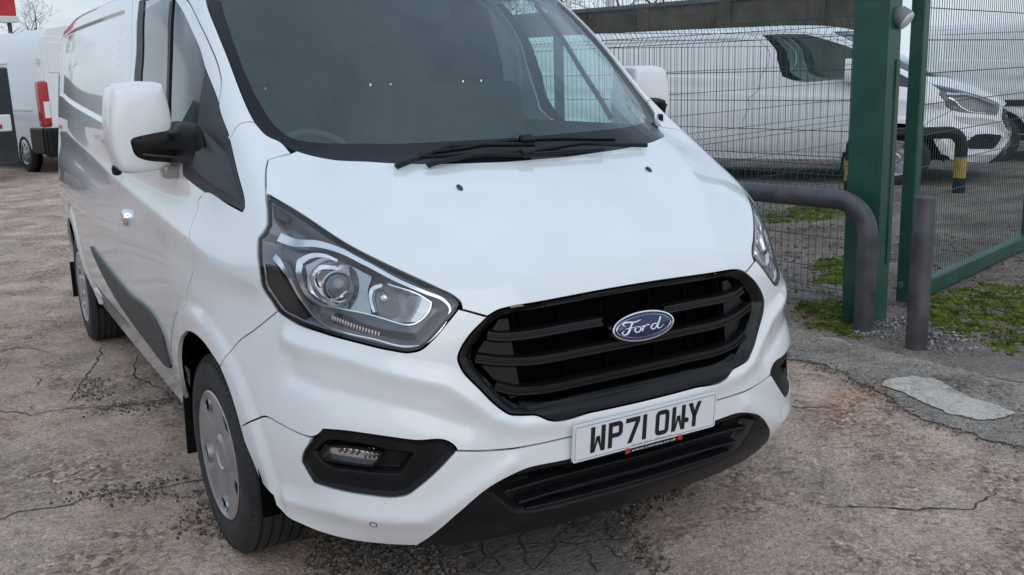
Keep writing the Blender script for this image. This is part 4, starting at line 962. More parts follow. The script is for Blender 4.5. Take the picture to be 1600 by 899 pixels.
MT['tarmac'] = ground_mat('dark_tarmac', (.50, .44, .395), (.62, .545, .485), (.70, .61, .54), (.40, .35, .31), .9, 1.2)
MT['smooth_tar'] = ground_mat('smooth_tar_patch', (.235, .205, .185), (.275, .24, .215), (.26, .225, .205), (.2, .175, .16), .35, .45)
MT['grey_patch'] = ground_mat('grey_mortar_patch', (.68, .63, .56), (.74, .685, .61), (.70, .65, .58), (.61, .555, .49), .35, .5)
MT['soil'] = ground_mat('dirty_ground', (.36, .305, .27), (.45, .38, .34), (.52, .43, .385), (.27, .24, .2), .8, 1.3)
MT['crack'] = vary(mat('crack_dirt', (.03, .027, .025), .95), (.018, .016, .015), (.07, .062, .056), 60)
MT['stone'] = vary(mat('stones', (.25, .25, .25), .9, spec=.2), (.09, .08, .072), (.40, .39, .38), 35, 2)
MT['darkstone'] = vary(mat('dark_stones', (.1, .1, .1), .9, spec=.15), (.045, .040, .036), (.27, .235, .20), 60, 2)
MT['moss'] = vary(mat('moss', (.06, .09, .02), .9, spec=.1), (.035, .046, .011), (.15, .175, .028), 10, 4)
MT['leafdead'] = vary(mat('dead_leaf', (.15, .06, .02), .8), (.05, .03, .015), (.22, .08, .02), 12)

def poly_sheet(name, poly, z, m, rough=.02, step=.03, seed=0, parent=None):
    P = []
    for i in range(len(poly)):
        a = Vector(poly[i]).to_3d(); b = Vector(poly[(i+1) % len(poly)]).to_3d(); k = max(1, int((b-a).length/step))
        for j in range(k):
            q = a.lerp(b, j/k); nv = noise.noise_vector(q*6+Vector((seed, 3, 1)))*rough+noise.noise_vector(q*22+Vector((seed, 9, 1)))*rough*.7+noise.noise_vector(q*60+Vector((seed, 2, 5)))*rough*.35
            P.append((q.x+nv.x, q.y+nv.y))
    n = len(P); r = delaunay_2d_cdt([Vector(q) for q in P], [(i, (i+1) % n) for i in range(n)], [], 0, 1e-6)
    X = np.array([tuple(q) for q in r[0]]); F = np.array([f for f in r[2] if len(f) == 3]); F = F[inpoly(X[F].mean(1), np.array(P))]
    A_, B_, C_ = X[F[:, 0]], X[F[:, 1]], X[F[:, 2]]; neg = (B_[:, 0]-A_[:, 0])*(C_[:, 1]-A_[:, 1])-(B_[:, 1]-A_[:, 1])*(C_[:, 0]-A_[:, 0]) < 0; F[neg] = F[neg][:, ::-1]
    return mk(name, [(x, y, z) for x, y in X], F.tolist(), m, parent)
g = mk('ground', [(-300, -300, 0), (300, -300, 0), (300, 300, 0), (-300, 300, 0)], [(0, 1, 2, 3)], 'concrete'); tag(g, kind='structure')
YARD = [(2.3, 1.9), (2.45, 1.2), (2.62, .64), (2.63, .36), (2.64, .12), (2.66, -.31), (2.73, -.47), (3.1, -1.1), (7, -2.4), (30, -6), (40, 30), (8, 34), (1.4, 20), (1.6, 8), (1.9, 4)]
tag(poly_sheet('dirt_ground', YARD, .004, 'soil', .06, .08, 2), kind='structure')
TAR = [(1.85, 2.6), (2.041, .795), (2.09, .527), (2.161, .402), (2.157, .127), (2.085, -.075), (2.006, -.308), (1.931, -.537), (1.928, -.698), (1.951, -.832), (1.96, -.967), (2.1, -1.6), (3.2, -2.4), (3.2, -1.0), (2.723, -.472), (2.666, -.306), (2.654, -.098), (2.64, .124), (2.626, .364), (2.631, .64), (2.60, .953), (2.428, 1.3), (2.3, 2.6)]
tag(poly_sheet('tarmac_strip', TAR, .008, 'tarmac', .045, .012, 5), kind='structure')
PATCH = [(2.139, -.114), (2.235, -.084), (2.364, -.113), (2.413, -.212), (2.366, -.336), (2.312, -.47), (2.301, -.645), (2.297, -.724), (2.197, -.724), (2.077, -.669), (2.048, -.569), (2.07, -.482), (2.092, -.369), (2.117, -.217)]
tag(poly_sheet('mortar_patch', PATCH, .014, 'grey_patch', .018, .01, 7), kind='structure')
DARK = [(-.30, -.2), (.099, -.3), (.31, -.43), (.281, -.481), (.206, -.556), (.213, -.622), (.179, -.704), (.063, -.789), (.067, -.853), (.014, -.93), (-.07, -1.035), (-.463, -.776), (-.385, -.608), (-.398, -.544), (-.409, -.474), (-.43, -.365)]
tag(poly_sheet('tar_patch', DARK, .006, 'smooth_tar', .025, .01, 9), kind='structure')
CR1 = [[(-0.099, -0.459), (-0.14, -0.518), (-0.162, -0.586), (-0.204, -0.675), (-0.228, -0.74)], [(-0.147, -0.561), (-0.119, -0.587), (-0.076, -0.609)], [(0.099, -0.533), (0.053, -0.532), (-0.024, -0.568), (-0.065, -0.596), (-0.076, -0.643), (-0.151, -0.698), (-0.221, -0.733)], [(-0.073, -0.604), (0.0, -0.66), (0.078, -0.678), (0.15, -0.726)], [(0.183, -0.559), (0.135, -0.645), (0.109, -0.699)], [(0.135, -0.45), (0.159, -0.535)], [(0.065, -0.697), (0.061, -0.774), (0.068, -0.818)], [(-0.005, -0.677), (-0.017, -0.749), (-0.066, -0.847)], [(-0.38, -0.427), (-0.333, -0.417), (-0.281, -0.424)], [(-0.269, -0.459), (-0.292, -0.552), (-0.347, -0.58)], [(-0.173, -0.51), (-0.22, -0.547), (-0.279, -0.554), (-0.303, -0.672)]]
CR2 = [[(-2.2, 2.2), (-1.574, 2.088), (-1.445, 1.913), (-1.315, 1.934), (-1.191, 1.874), (-1.052, 1.805), (-.949, 1.791), (-.798, 1.773), (-.2, 1.7)], [(-.954, 3.094), (-1.05, 2.67), (-1.177, 2.331), (-1.269, 2.017)], [(-.784, 2.796), (-.877, 2.469), (-.901, 2.235), (-.828, 2.015), (-.806, 1.809)], [(-1.9, 3.2), (-1.5, 3.323), (-1.391, 3.373), (-1.29, 3.211), (-1.216, 3.072)], [(-1.129, 3.547), (-1.068, 3.576), (-1.003, 3.561)], [(-1.244, 4.265), (-1.189, 4.196), (-1.107, 4.306)], [(-2.3, .9), (-1.658, .68), (-1.59, .732), (-1.527, .706), (-1.423, .686), (-1.322, .721), (-1.229, .712), (-1.095, .657), (-.946, .631), (-.5, .6)], [(-1.355, 2.597), (-1.372, 2.405)], [(-1.9, 6.1), (-1.3, 5.9), (-.9, 6.0)], [(-1.7, 9.2), (-1.1, 8.8), (-.4, 9.1)], [(.9, -.9), (1.3, -1.2), (1.5, -1.15)], [(1.45, .2), (1.6, -.1), (1.75, -.2)]]
def cracks(name, L, z, w):
    q = MB()
    for k, c in enumerate(L):
        P = []
        for a, b in zip(c[:-1], c[1:]):
            a = Vector((*a, 0)); b = Vector((*b, 0)); n = max(2, int((b-a).length/.015))
            for j in range(n):
                p = a.lerp(b, j/n); P.append(p+noise.noise_vector(p*30+Vector((k, 0, 0)))*.012+noise.noise_vector(p*9)*.02)
        P.append(Vector((*c[-1], 0))); V_ = []; n = len(P)
        for i, p in enumerate(P):
            d = (P[min(i+1, n-1)]-P[max(i-1, 0)]).normalized(); s = Vector((-d.y, d.x, 0)); t = i/(n-1); ww = w*(.35+.9*abs(noise.noise(p*14)))*(min(1, 6*t)*min(1, 6*(1-t))*.8+.2)
            V_ += [(*(p+s*ww).xy, z), (*(p-s*ww).xy, z)]
        q.add(V_, [(2*i, 2*i+1, 2*i+3, 2*i+2) for i in range(n-1)])
    return tag(q.build(name, 'crack'), kind='structure')
cracks('tar_cracks', CR1, .0085, .0045); cracks('concrete_cracks', CR2, .003, .0065)

# loose stones, moss: nobody could count them
def ico():
    bm = bmesh.new(); bmesh.ops.create_icosphere(bm, subdivisions=1, radius=1); v = np.array([tuple(p.co) for p in bm.verts]); f = np.array([[q.index for q in t.verts] for t in bm.faces]); bm.free(); return v, f
IV, IF = ico(); NRG = np.random.RandomState(5)
def scatter(name, polys, n, smin, smax, m, z=.006, flat=.6, label=None, cat=None, jit=.25, thr=-.25):
    Vv = []; Ff = []; k = 0
    A = [abs(sum(p[i][0]*p[(i+1) % len(p)][1]-p[(i+1) % len(p)][0]*p[i][1] for i in range(len(p))))/2 for p in polys]; T = sum(A)
    for p, a in zip(polys, A):
        P = np.array(p); lo, hi = P.min(0)-.06, P.max(0)+.06; cnt = int(n*a/T); got = 0; tries = 0
        while got < cnt and tries < 60:
            tries += 1; Q = lo+NRG.rand(cnt*2, 2)*(hi-lo); Q2 = Q+NRG.randn(*Q.shape)*.03; Q = Q[inpoly(Q2, P)][:cnt-got]
            for x, y in Q:
                dn = noise.noise(Vector((x*4, y*4, 2)))
                if dn < thr and NRG.rand() < .85: got += 1; continue
                s = smin+(smax-smin)*NRG.rand()**2.2; th = NRG.rand()*6.28; c, sn = math.cos(th), math.sin(th)
                W_ = IV*(1+jit*NRG.randn(len(IV), 1)*.5)*[s, s*(.6+.4*NRG.rand()), s*flat]
                Vv.append(np.stack([W_[:, 0]*c-W_[:, 1]*sn+x, W_[:, 0]*sn+W_[:, 1]*c+y, W_[:, 2]+z+s*flat*.25], 1)); Ff.append(IF+k*len(IV)); k += 1; got += 1
    o = mk(name, np.concatenate(Vv), np.concatenate(Ff).tolist(), m); return tag(o, label, cat, kind='stuff')
G1 = [(.286, -.485), (.428, -.433), (.635, -.447), (.527, -.535), (.427, -.567), (.317, -.65), (.262, -.594), (.208, -.665), (.196, -.77), (.176, -.864), (.077, -.972), (.01, -.928), (.064, -.841), (.178, -.758), (.219, -.614)]
G2 = [(-.86, -.05), (-.609, -.16), (-.433, -.30), (-.418, -.468), (-.405, -.58), (-.399, -.657), (-.706, -.454), (-.805, -.314)]
G3 = [(3.05, .70), (3.3, .72), (3.2, .55), (3.033, .48), (2.88, .40), (2.78, .50), (2.75, .62)]; G4 = [(3.133, .405), (3.265, .271), (3.141, .062), (2.985, -.01), (2.84, .12), (2.80, .3)]
scatter('dark_gravel', [G1, G2], 2600, .003, .011, 'darkstone', .004, .7, 'dark loose gravel around the cracked tar patch under the bumper', 'gravel')
scatter('pale_gravel', [G3, G4], 700, .004, .016, 'stone', .008, .7, 'pale loose gravel at the foot of the gate post and bollard', 'gravel')
scatter('scattered_grit', [[(-2.6, -1.3), (2.0, -1.9), (2.0, 1.0), (-.9, 3.0), (-2.6, 4.0)], [(1.95, -1.1), (2.8, -1.2), (3.1, 1.5), (2.1, 2.6)]], 2600, .0015, .006, 'stone', .006, .7, 'small grit scattered across the yard', 'grit')
scatter('edge_debris', [[(-1.167, 1.86), (-.993, 1.83), (-.7, 1.80), (-.72, 1.70), (-1.0, 1.70), (-1.181, 1.74)], [(-1.12, 1.95), (-1.25, 2.06), (-1.16, 2.33), (-1.05, 2.4)], [(-1.5, .78), (-1.2, .76), (-.9, .68), (-.92, .45), (-1.2, .58)], [(-.93, .55), (-.8, .5), (-1.0, .05), (-1.12, .2)]], 1500, .002, .009, 'darkstone', .003, .7, 'dark stone debris along the concrete cracks', 'debris')
scatter('yard_debris', [[(3.2, .2), (5.9, .9), (6.2, 5), (3.0, 5.0), (2.7, 1.2)]], 1500, .006, .03, 'darkstone', .006, .5, 'dark rubble strewn behind the mesh fence', 'rubble')
def band(L, w): return [(x+w, y) for x, y in L]+[(x-w, y) for x, y in reversed(L)]
scatter('joint_grit', [band([(2.05, .795), (2.1, .527), (2.165, .402), (2.16, .127), (2.085, -.075), (2.006, -.308), (1.931, -.537), (1.928, -.698), (1.951, -.832), (1.96, -.967), (2.0, -1.3)], .05), band(PATCH[7:]+PATCH[:1], .02)], 2200, .0015, .007, 'darkstone', .006, .7, 'fine dark grit along the joint of concrete and tarmac', 'grit')
scatter('pale_grit', [TAR], 2500, .0015, .006, 'stone', .010, .7, 'pale grit bedded in the dark tarmac strip', 'grit')
M1 = [(3.9, .93), (4.5, 1.02), (4.6, .75), (4.3, .45), (3.4, -.12), (3.132, -.206), (3.168, .042), (3.232, .33), (3.3, .55)]; M2 = [(3.001, 1.297), (3.355, 1.298), (3.23, 1.012), (2.704, .53), (2.70, .7), (2.76, 1.0)]
M3 = [(4.164, 2.225), (4.476, 2.314), (4.486, 2.096), (3.818, 1.514), (3.6, 1.7)]; M4 = [(5.86, 4.442), (6.501, 4.513), (6.573, 3.915), (5.914, 3.62), (5.312, 3.882)]
scatter('moss', [M1, M2, M3, M4], 17000, .004, .016, 'moss', .005, .7, 'green moss growing by the bollard and along the fence foot', 'moss', .5, -.1)
def tufts(polys, n):
    Vv = []; F = []
    for p in polys:
        P = np.array(p); Q = P.min(0)+NRG.rand(n*3, 2)*(P.max(0)-P.min(0)); Q = Q[inpoly(Q, P)][:n]
        for x, y in Q:
            if noise.noise(Vector((x*5, y*5, 7))) < 0: continue
            for _ in range(5):
                a = NRG.rand()*6.28; h = .012+.028*NRG.rand(); l = .3+NRG.rand()*.8; k = len(Vv); w = .003+.004*NRG.rand(); dx, dy = math.cos(a), math.sin(a); x2, y2 = x+NRG.randn()*.01, y+NRG.randn()*.01
                Vv += [(x2-dy*w, y2+dx*w, .006), (x2+dy*w, y2-dx*w, .006), (x2+dx*h*l*.5, y2+dy*h*l*.5, h*.7), (x2+dx*h*l, y2+dy*h*l, h)]; F += [(k, k+1, k+2), (k, k+2, k+3)]
    return tag(mk('weeds', Vv, F, MT['moss']), 'low green weeds among the moss beside the bollard', 'weeds', kind='stuff')
tufts([M1, M2], 200)

# ------------------------------------------------------------------ steel barrier rail, bollard
MT['galv'] = vary(mat('weathered_steel', (.085, .085, .095), .5, .35), (.060, .058, .068), (.115, .112, .12), 7, 6, .4, .62)
x_ = noise_node(MT['galv'], 120, 4); bump(MT['galv'], x_.outputs['Fac'], .2, .002)
n_, l_, b_ = nodes(MT['galv']); xr = noise_node(MT['galv'], 4.5, 6, .7); base = b_.inputs['Base Color'].links[0].from_socket
l_.new(mixc(MT['galv'], ramp(MT['galv'], xr.outputs['Fac'], [(.55, (0, 0, 0)), (.72, (.65, .65, .65))]).outputs[0], base, (.13, .085, .065)), b_.inputs['Base Color'])
foot = Vector((2.88, .63, 0)); dr = Vector((-.16, .987, 0)).normalized(); pts = [foot+Vector((0, 0, z)) for z in (-.02, .3, .55)]
for k in range(1, 9):
    q = math.pi/2*k/8; pts.append(foot+dr*(.2*(1-math.cos(q)))+Vector((0, 0, .56+.2*math.sin(q))))
pts += [foot+dr*t+Vector((0, 0, .76)) for t in (.6, 1.2, 1.8, 2.3)]
for k in range(1, 9):
    q = math.pi/2*k/8; pts.append(foot+dr*(2.3+.2*math.sin(q))+Vector((0, 0, .56+.2*math.cos(q))))
pts += [foot+dr*2.5+Vector((0, 0, z)) for z in (.3, -.02)]
rail = autosmooth(MB().tube(pts, .0575, 20).build('barrier_rail', 'galv'), 50)
tag(rail, 'bent grey steel barrier rail standing before the green gate post', 'barrier')
bol = autosmooth(MB().lathe([(0, .835), (.045, .835), (.054, .83), (.056, .815), (.056, -.02)], 28, lambda x, y, z: (y+2.82, z+.22, x)).build('bollard', 'galv'), 40)
tag(bol, 'straight grey steel bollard in front of the mesh gate', 'bollard')

# ------------------------------------------------------------------ green gate post, fences and gate leaf
MT['green'] = vary(mat('dark_green_paint', (.010, .066, .048), .42, 0, .15), (.008, .056, .040), (.014, .078, .056), 5, 6, .36, .55)
n_, l_, b_ = nodes(MT['green']); xr = noise_node(MT['green'], 2.1, 5, .6); base = b_.inputs['Base Color'].links[0].from_socket
l_.new(mixc(MT['green'], ramp(MT['green'], xr.outputs['Fac'], [(.54, (0, 0, 0)), (.60, (.6, .6, .6))]).outputs[0], base, (.055, .085, .066)), b_.inputs['Base Color'])
MT['wire'] = mat('green_wire', (.020, .062, .056), .45, .1)
DA, DC = Vector((-.16, .987, 0)).normalized(), Vector((.958, .287, 0)).normalized(); UP = Vector((0, 0, 1))
def obox(q, c, ex, ey, dims):
    R = Matrix((ex, ey, UP)).transposed(); return q.box(c, dims, R, min(.008, min(dims)*.2))
gp = MB(); pc = Vector((3.10, .815, 0)); obox(gp, pc+UP*1.3, DC, Vector((-DC.y, DC.x, 0)), (.20, .20, 2.6)); gpo = gp.build('gate_post', 'green')
tag(gpo, 'wide dark green steel gate post between mesh fence and gate leaf', 'post')
q = MB(); obox(q, pc+DC*.06-Vector((-DC.y, DC.x, 0))*.104+UP*.95, DC, Vector((-DC.y, DC.x, 0)), (.05, .012, 1.2)); q.build('cover_strip', 'green', gpo)
q = MB(); obox(q, pc-DC*.09-Vector((-DC.y, DC.x, 0))*.104+UP*1.3, DC, Vector((-DC.y, DC.x, 0)), (.022, .01, 2.55)); q.build('edge_strip', 'green', gpo)
# sensor lamp on the post
lp = Vector((3.10, .815, 0))+DC*.04-Vector((-DC.y, DC.x, 0))*.10+UP*1.80; fd = (CAMPOS-lp).normalized()
MT['lampwhite'] = mat('white_lamp_plastic', (.66, .66, .65), .35); MT['lampgreyp'] = mat('grey_lamp_plastic', (.20, .20, .21), .4)
dn = Vector((.25, -.7, -.55)).normalized(); a1 = dn.cross(UP).normalized(); a2 = dn.cross(a1)
sh = MB(); rings(sh, [[lp+dn*z+a1*(r*math.cos(t))+a2*(r*math.sin(t)) for t in np.linspace(0, 2*math.pi, 25)[:-1]] for r, z in ((.03, -.03), (.055, .0), (.06, .05), (.056, .06))]); lampo = autosmooth(sh.build('sensor_lamp', 'lampgreyp'), 40)
rings(MB(), [[lp+dn*z+a1*(r*math.cos(t))+a2*(r*math.sin(t)) for t in np.linspace(0, 2*math.pi, 25)[:-1]] for r, z in ((.054, .058), (.052, .068), (.035, .075))]).build('lamp_face', 'lampwhite', lampo)
tag(lampo, 'round white-faced lamp fixed high on the green gate post', 'lamp')
def fold(z):  # bend of the mesh out of its plane
    o = 0
    for c in (.12, .93, 1.75, 2.4): o = max(o, .045*(1-abs(z-c)/.055))
    return max(0, o)
def mesh_panel(name, p0, d, L, H, zs, folded, parent, r=.0021, z0=.05, sp=.05):
    nrm_ = Vector((d.y, -d.x, 0)); q = MB(); zz = sorted(set([z0, H]+([c+e for c in (.12, .93, 1.75, 2.4) for e in (-.055, 0, .055) if z0 < c+e < H] if folded else [])))
    k = int(L/sp)
    for i in range(k+1):
        b = p0+d*(i*sp+RN.uniform(-.0015, .0015)); q.tube([b+UP*z+nrm_*(fold(z) if folded else 0) for z in zz], r, 4, False)
    hz = list(zs)+([c+e for c in (.12, .93, 1.75, 2.4) for e in (-.055, 0, .055) if z0 < c+e < H] if folded else [])
    for z in hz:
        o = nrm_*((fold(z) if folded else 0)+.005); q.tube([p0+d*t+UP*z+o for t in (0, L*.25+.0, L*.5, L)], r*1.15, 4, False)
    return tag(q.build(name, 'wire', parent), kind='stuff')
def fence_run(name, p0, d, L, nseg, label, zs, folded=True, H=2.45):
    root = empty(name, p0); tag(root, label, 'fence'); inv = -p0
    for k in range(nseg):
        o = mesh_panel('wire_mesh', d*(k*L)+Vector((0, 0, 0)), d, L-.02, H, zs, folded, root)
    for k in range(1, nseg+1):
        q = MB(); obox(q, d*(k*L)+UP*(H/2+.03)-Vector((d.y, -d.x, 0))*.045, d, Vector((-d.y, d.x, 0)), (.06, .06, H+.06)); q.build('fence_post', 'green', root)
    return root
fence_run('mesh_fence', Vector((3.02, .92, 0)), DA, 2.5, 3, 'green wire mesh fence with folded bands running beside the parked van', (.30, .49, .69, 1.14, 1.32, 1.50, 1.95, 2.15))
fence_run('mesh_fence', Vector((2.68, 3.0, 0)), DC, 4.85, 1, 'green wire mesh fence farther back, close in front of the vans', (.30, .49, .69, 1.14, 1.32, 1.50, 1.95, 2.15))
gl = empty('gate_leaf', (3.545, .875, 0)); tag(gl, 'green gate leaf of upright wires with heavy bottom rail', 'gate')
mesh_panel('wire_mesh', DC*.04, DC, 2.42, 2.4, (.06, .26, .47, .68, .88, 1.08, 1.27, 1.46, 1.66, 1.85, 2.05, 2.25), False, gl, .0026, .05, .042)
PN = Vector((-DC.y, DC.x, 0))
for t in (0, 2.50):
    q = MB(); obox(q, DC*t+UP*1.27, DC, PN, (.085, .085, 2.46)); q.build('stile', 'green', gl)
for z, hgt in ((.075, .11), (2.44, .08)):
    q = MB(); obox(q, DC*1.25+UP*z, DC, PN, (2.40, .075, hgt)); q.build('gate_rail', 'green', gl)
q = MB(); obox(q, DC*-.07+UP*.16, DC, PN, (.10, .02, .04)); q.build('drop_hinge', 'green', gl)

# ------------------------------------------------------------------ the other white vans
def copy_obj(o, parent):
    c = o.copy(); COL.objects.link(c); c.parent = parent; return c
KEEP = ('bonnet', 'bumper', 'lower_bumper', 'front_wing', 'roof', 'door', 'side_panel', 'sill', 'windscreen_border', 'windscreen', 'mirror_quarter_trim', 'door_window', 'pillar_trim', 'inner_light_block', 'floor_pan', 'wheel_arch_liner', 'grille', 'headlight', 'fog_light_surround', 'valance', 'wheel', 'door_mirror', 'mud_flap', 'dashboard')
def van_copy(name, loc, rz, label):
    r = empty(name, loc, rz); tag(r, label, 'van', 'white vans parked in the yard')
    for ch in list(van.children):
        if ch.name.split('.')[0] not in KEEP: continue
        c = copy_obj(ch, r)
        if ch.name.startswith('door_window'): c.data = ch.data.copy(); c.data.materials[0] = MT['window_far']
        for g_ in list(ch.children):
            if g_.name.split('.')[0] in ('wheel_cover', 'rim', 'slat', 'lamp_lens', 'daytime_running_strip', 'mirror_arm', 'grille_cavity', 'headrest', 'slot'): copy_obj(g_, c)
    return r
a35 = math.radians(34)
def place(local, world, rz): # root position so that a local point lands at a world point
    c, s = math.cos(rz), math.sin(rz); return (world[0]-(local[0]*c-local[1]*s), world[1]-(local[0]*s+local[1]*c), 0)
v1 = van_copy('panel_van', place((-1, 0), (8.6, 5.1), a35), a35, 'white van with green-tinted side window standing right behind the mesh fence')
v1.scale = (1.03, 1.28, 1.0)
q = MB(); q.box((-1.0, 1.22, 1.03), (.03, .20, .035), None, .01); q.build('door_handle', 'plastic', v1)
v2 = van_copy('panel_van', place((-1, 0), (13.7, 3.2), a35), a35, 'white van whose plain side shows through the gate leaf wires')
q = MB(); q.box((-1.035, 1.9, .86), (.03, 3.0, .09), None, .01); q.build('black_side_strip', 'plastic', v2)
v3 = van_copy('panel_van', (8.6, 12.8, 0), math.radians(-118), 'white van seen through the parked van windows, nose turned aside')
# ------------------------------------------------------------------ tall van at the back left, seen from its rear corner
lv = empty('tall_panel_van', place((-1, 0), (-.2, 16.9), math.radians(15)), math.radians(15)); tag(lv, 'tall white van with red tail light and black rear bumper', 'van')
# local frame: +X is the van's right-hand rear corner side facing us, -Y the rear end; rear axle at the origin
def hull(rows): # rows of (y, halfwidth profile)
    q = MB(); L = []
    for y, k in rows:
        pr = [(-1.02, .42), (-1.03, .75), (-1.02, 1.2), (-.98, 1.9), (-.92, 2.3), (-.80, 2.47), (-.5, 2.53), (0, 2.55), (.5, 2.53), (.80, 2.47), (.92, 2.3), (.98, 1.9), (1.02, 1.2), (1.03, .75), (1.02, .42)]
        L.append([(x*k, y, z) for x, z in pr])
    n = len(L[0]); k0 = len(q.v); q.v += [p for r in L for p in r]
    for j in range(len(L)-1): q.f += [(k0+j*n+i, k0+j*n+i+1, k0+(j+1)*n+i+1, k0+(j+1)*n+i) for i in range(n-1)]
    q.f.append(tuple(k0+i for i in range(n))); q.f.append(tuple(k0+(len(L)-1)*n+i for i in range(n-1, -1, -1))); return q
MT['paint2'] = mat('white_van_paint', (.82, .83, .85), .35, 0, .6)
autosmooth(hull([(-1.05, .965), (-1.02, .985), (-.9, 1.0), (0, 1.0), (3.0, 1.0), (4.2, .97)]).build('body', 'paint2', lv), 30)
for s in (-1, 1):
    q = MB(); q.box((s*.97, -1.0, 1.22), (.17, .20, .78), None, .04); tl = q.build('tail_light', 'red_plastic', lv)
    MB().box((s*.955, -1.103, 1.12), (.10, .01, .28), None, .004).build('reversing_lens', 'white_print', tl)
    MB().box((s*.47, -1.062, 1.45), (.90, .012, 1.80), None, .005).build('rear_door', 'paint2', lv)
    MB().box((s*.47, -1.075, 2.0), (.72, .01, .5), None, .004).build('door_pressing', 'paint2', lv)
    MB().box((s*.99, -1.03, 1.95), (.03, .05, .10), None, .008).build('door_hinge', 'lampwhite', lv)
    MB().box((s*1.02, 1.2, 1.12), (.03, 3.6, .05), None, .008).build('side_rib', 'paint2', lv)
    MB().box((s*1.0, 1.6, 1.95), (.02, 2.2, .04), None, .006).build('side_rib', 'paint2', lv)
MB().box((0, -1.06, .56), (2.08, .24, .50), None, .05).build('rear_bumper', 'plastic', lv)
for s in (-1, 1): MB().box((s*1.02, -.74, .58), (.08, .62, .46), None, .03).build('bumper_corner', 'plastic', lv)
MB().box((1.035, 2.2, 1.42), (.03, .22, .06), None, .01).build('door_handle', 'plastic', lv)
def small_wheel(x, y, par, s):
    t = autosmooth(MB().lathe([(.20, .09), (.30, .10), (.335, .07), (.34, 0), (.335, -.07), (.30, -.1), (.2, -.09)], 40, lambda a, b, c: (a+x, b+y, c+.34)).build('wheel', 'rubber', par), 40)
    autosmooth(MB().lathe([(.21, .085), (.20, .10), (.17, .075), (.10, .09), (.06, .11), (0, .112)], 30, lambda a, b, c: (s*a+x, b+y, c+.34)).build('rim', 'silver', t), 40)
    for k in range(8):
        an = 2*math.pi*k/8; MB().box((x+s*.098, y+.15*math.cos(an), .34+.15*math.sin(an)), (.01, .035, .035), Matrix.Rotation(an, 3, 'X'), .006).build('rim_hole', 'dark', t)
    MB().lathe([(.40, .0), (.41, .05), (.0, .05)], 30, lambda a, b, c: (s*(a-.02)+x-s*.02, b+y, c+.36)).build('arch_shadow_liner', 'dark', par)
for s in (-1, 1): small_wheel(s*.93, 0, lv, s); small_wheel(s*.93, 3.5, lv, s)
# ------------------------------------------------------------------ dark lorry corner at the left edge
lt = empty('flatbed_lorry', (-1.70, 14.4, 0), math.radians(6)); tag(lt, 'dark flatbed lorry with white and red rear lamp board', 'lorry')
MT['lorry'] = vary(mat('dark_lorry_paint', (.012, .018, .022), .4, 0, .4), (.010, .015, .018), (.02, .026, .03), 6)
MB().box((.1, .8, 1.05), (2.5, .08, 1.6), None, .03).build('headboard', 'lorry', lt)
MB().box((-.2, 3.6, .95), (1.7, 5.4, .16), None, .03).build('deck', 'lorry', lt)
MB().box((0, -.05, .98), (2.3, .10, .26), None, .02).build('lamp_board', 'lampwhite', lt)
for x in (-.9, .9): MB().box((x, -.105, .93), (.22, .02, .07), None, .004).build('tail_lamp', 'red_plastic', lt)
for x in (-.8, .8): autosmooth(MB().lathe([(.2, .13), (.42, .14), (.46, .08), (.46, -.08), (.42, -.14), (.2, -.13)], 36, lambda a, b, c: (a+x, b+1.6, c+.46)).build('wheel', 'rubber', lt), 40)
# red sign on posts above the roof of the tall van
MT['redsign'] = vary(mat('red_sign', (.50, .018, .03), .4), (.44, .014, .025), (.55, .03, .04), 3)
rs = empty('red_sign_board', (-.1, 24.5, 0), math.radians(10)); tag(rs, 'red sign board with a white lower edge above the tall van', 'sign')
MB().box((0, 0, 4.3), (1.3, .12, 2.2), None, .02).build('red_panel', 'redsign', rs); MB().box((0, -.07, 3.12), (1.35, .1, .16), None, .02).build('white_edge', 'lampwhite', rs)
for x in (-.5, .5): MB().tube([(x, .1, 0), (x, .1, 3.4)], .05, 10).build('sign_leg', 'galv', rs)

# black and yellow hoop guarding the wheel of the van behind the fence
MT['yellow'] = vary(mat('faded_yellow', (.42, .27, .03), .6), (.30, .19, .03), (.5, .33, .05), 9)
hp = [Vector((7.45, 4.75, 0)), Vector((8.52, 4.10, 0))]
def hoop_pts(z0=0): 
    a, b = hp; d = (b-a).normalized(); L = (b-a).length; P = [a+UP*-.02, a+UP*.5]
    for k in range(1, 7): q = math.pi/2*k/6; P.append(a+d*(.16*(1-math.cos(q)))+UP*(.54+.16*math.sin(q)))
    for k in range(0, 7): q = math.pi/2*k/6; P.append(b-d*(.16*(1-math.sin(q)))+UP*(.54+.16*math.cos(q)))
    return P+[b+UP*.5, b+UP*-.02]
hb = autosmooth(MB().tube(hoop_pts(), .07, 14).build('hoop_barrier', 'plastic'), 50); tag(hb, 'black hoop barrier with yellow bands guarding the van wheel behind the fence', 'barrier')
for q_ in hp: autosmooth(MB().tube([q_+UP*.18, q_+UP*.42], .073, 14, False).build('yellow_band', 'yellow', hb), 50)

# ------------------------------------------------------------------ long wall and buildings behind
MT['cladding'] = vary(mat('brown_wall', (.075, .065, .055), .9), (.07, .058, .046), (.135, .112, .09), 1.6, 7)
MT['brick'] = mat('red_brick', (.3, .12, .08), .85)
n_, l_, b_ = nodes(MT['brick']); t_ = n_.new('ShaderNodeTexCoord'); bt = n_.new('ShaderNodeTexBrick'); mpb = n_.new('ShaderNodeMapping'); mpb.inputs['Rotation'].default_value = (math.pi/2, 0, math.pi/2)
bt.inputs['Color1'].default_value = (.30, .115, .075, 1); bt.inputs['Color2'].default_value = (.22, .085, .06, 1); bt.inputs['Mortar'].default_value = (.32, .29, .26, 1); bt.inputs['Scale'].default_value = 4.4; bt.inputs['Mortar Size'].default_value = .02
l_.new(t_.outputs['Object'], mpb.inputs[0]); l_.new(mpb.outputs[0], bt.inputs['Vector']); l_.new(bt.outputs[0], b_.inputs['Base Color'])
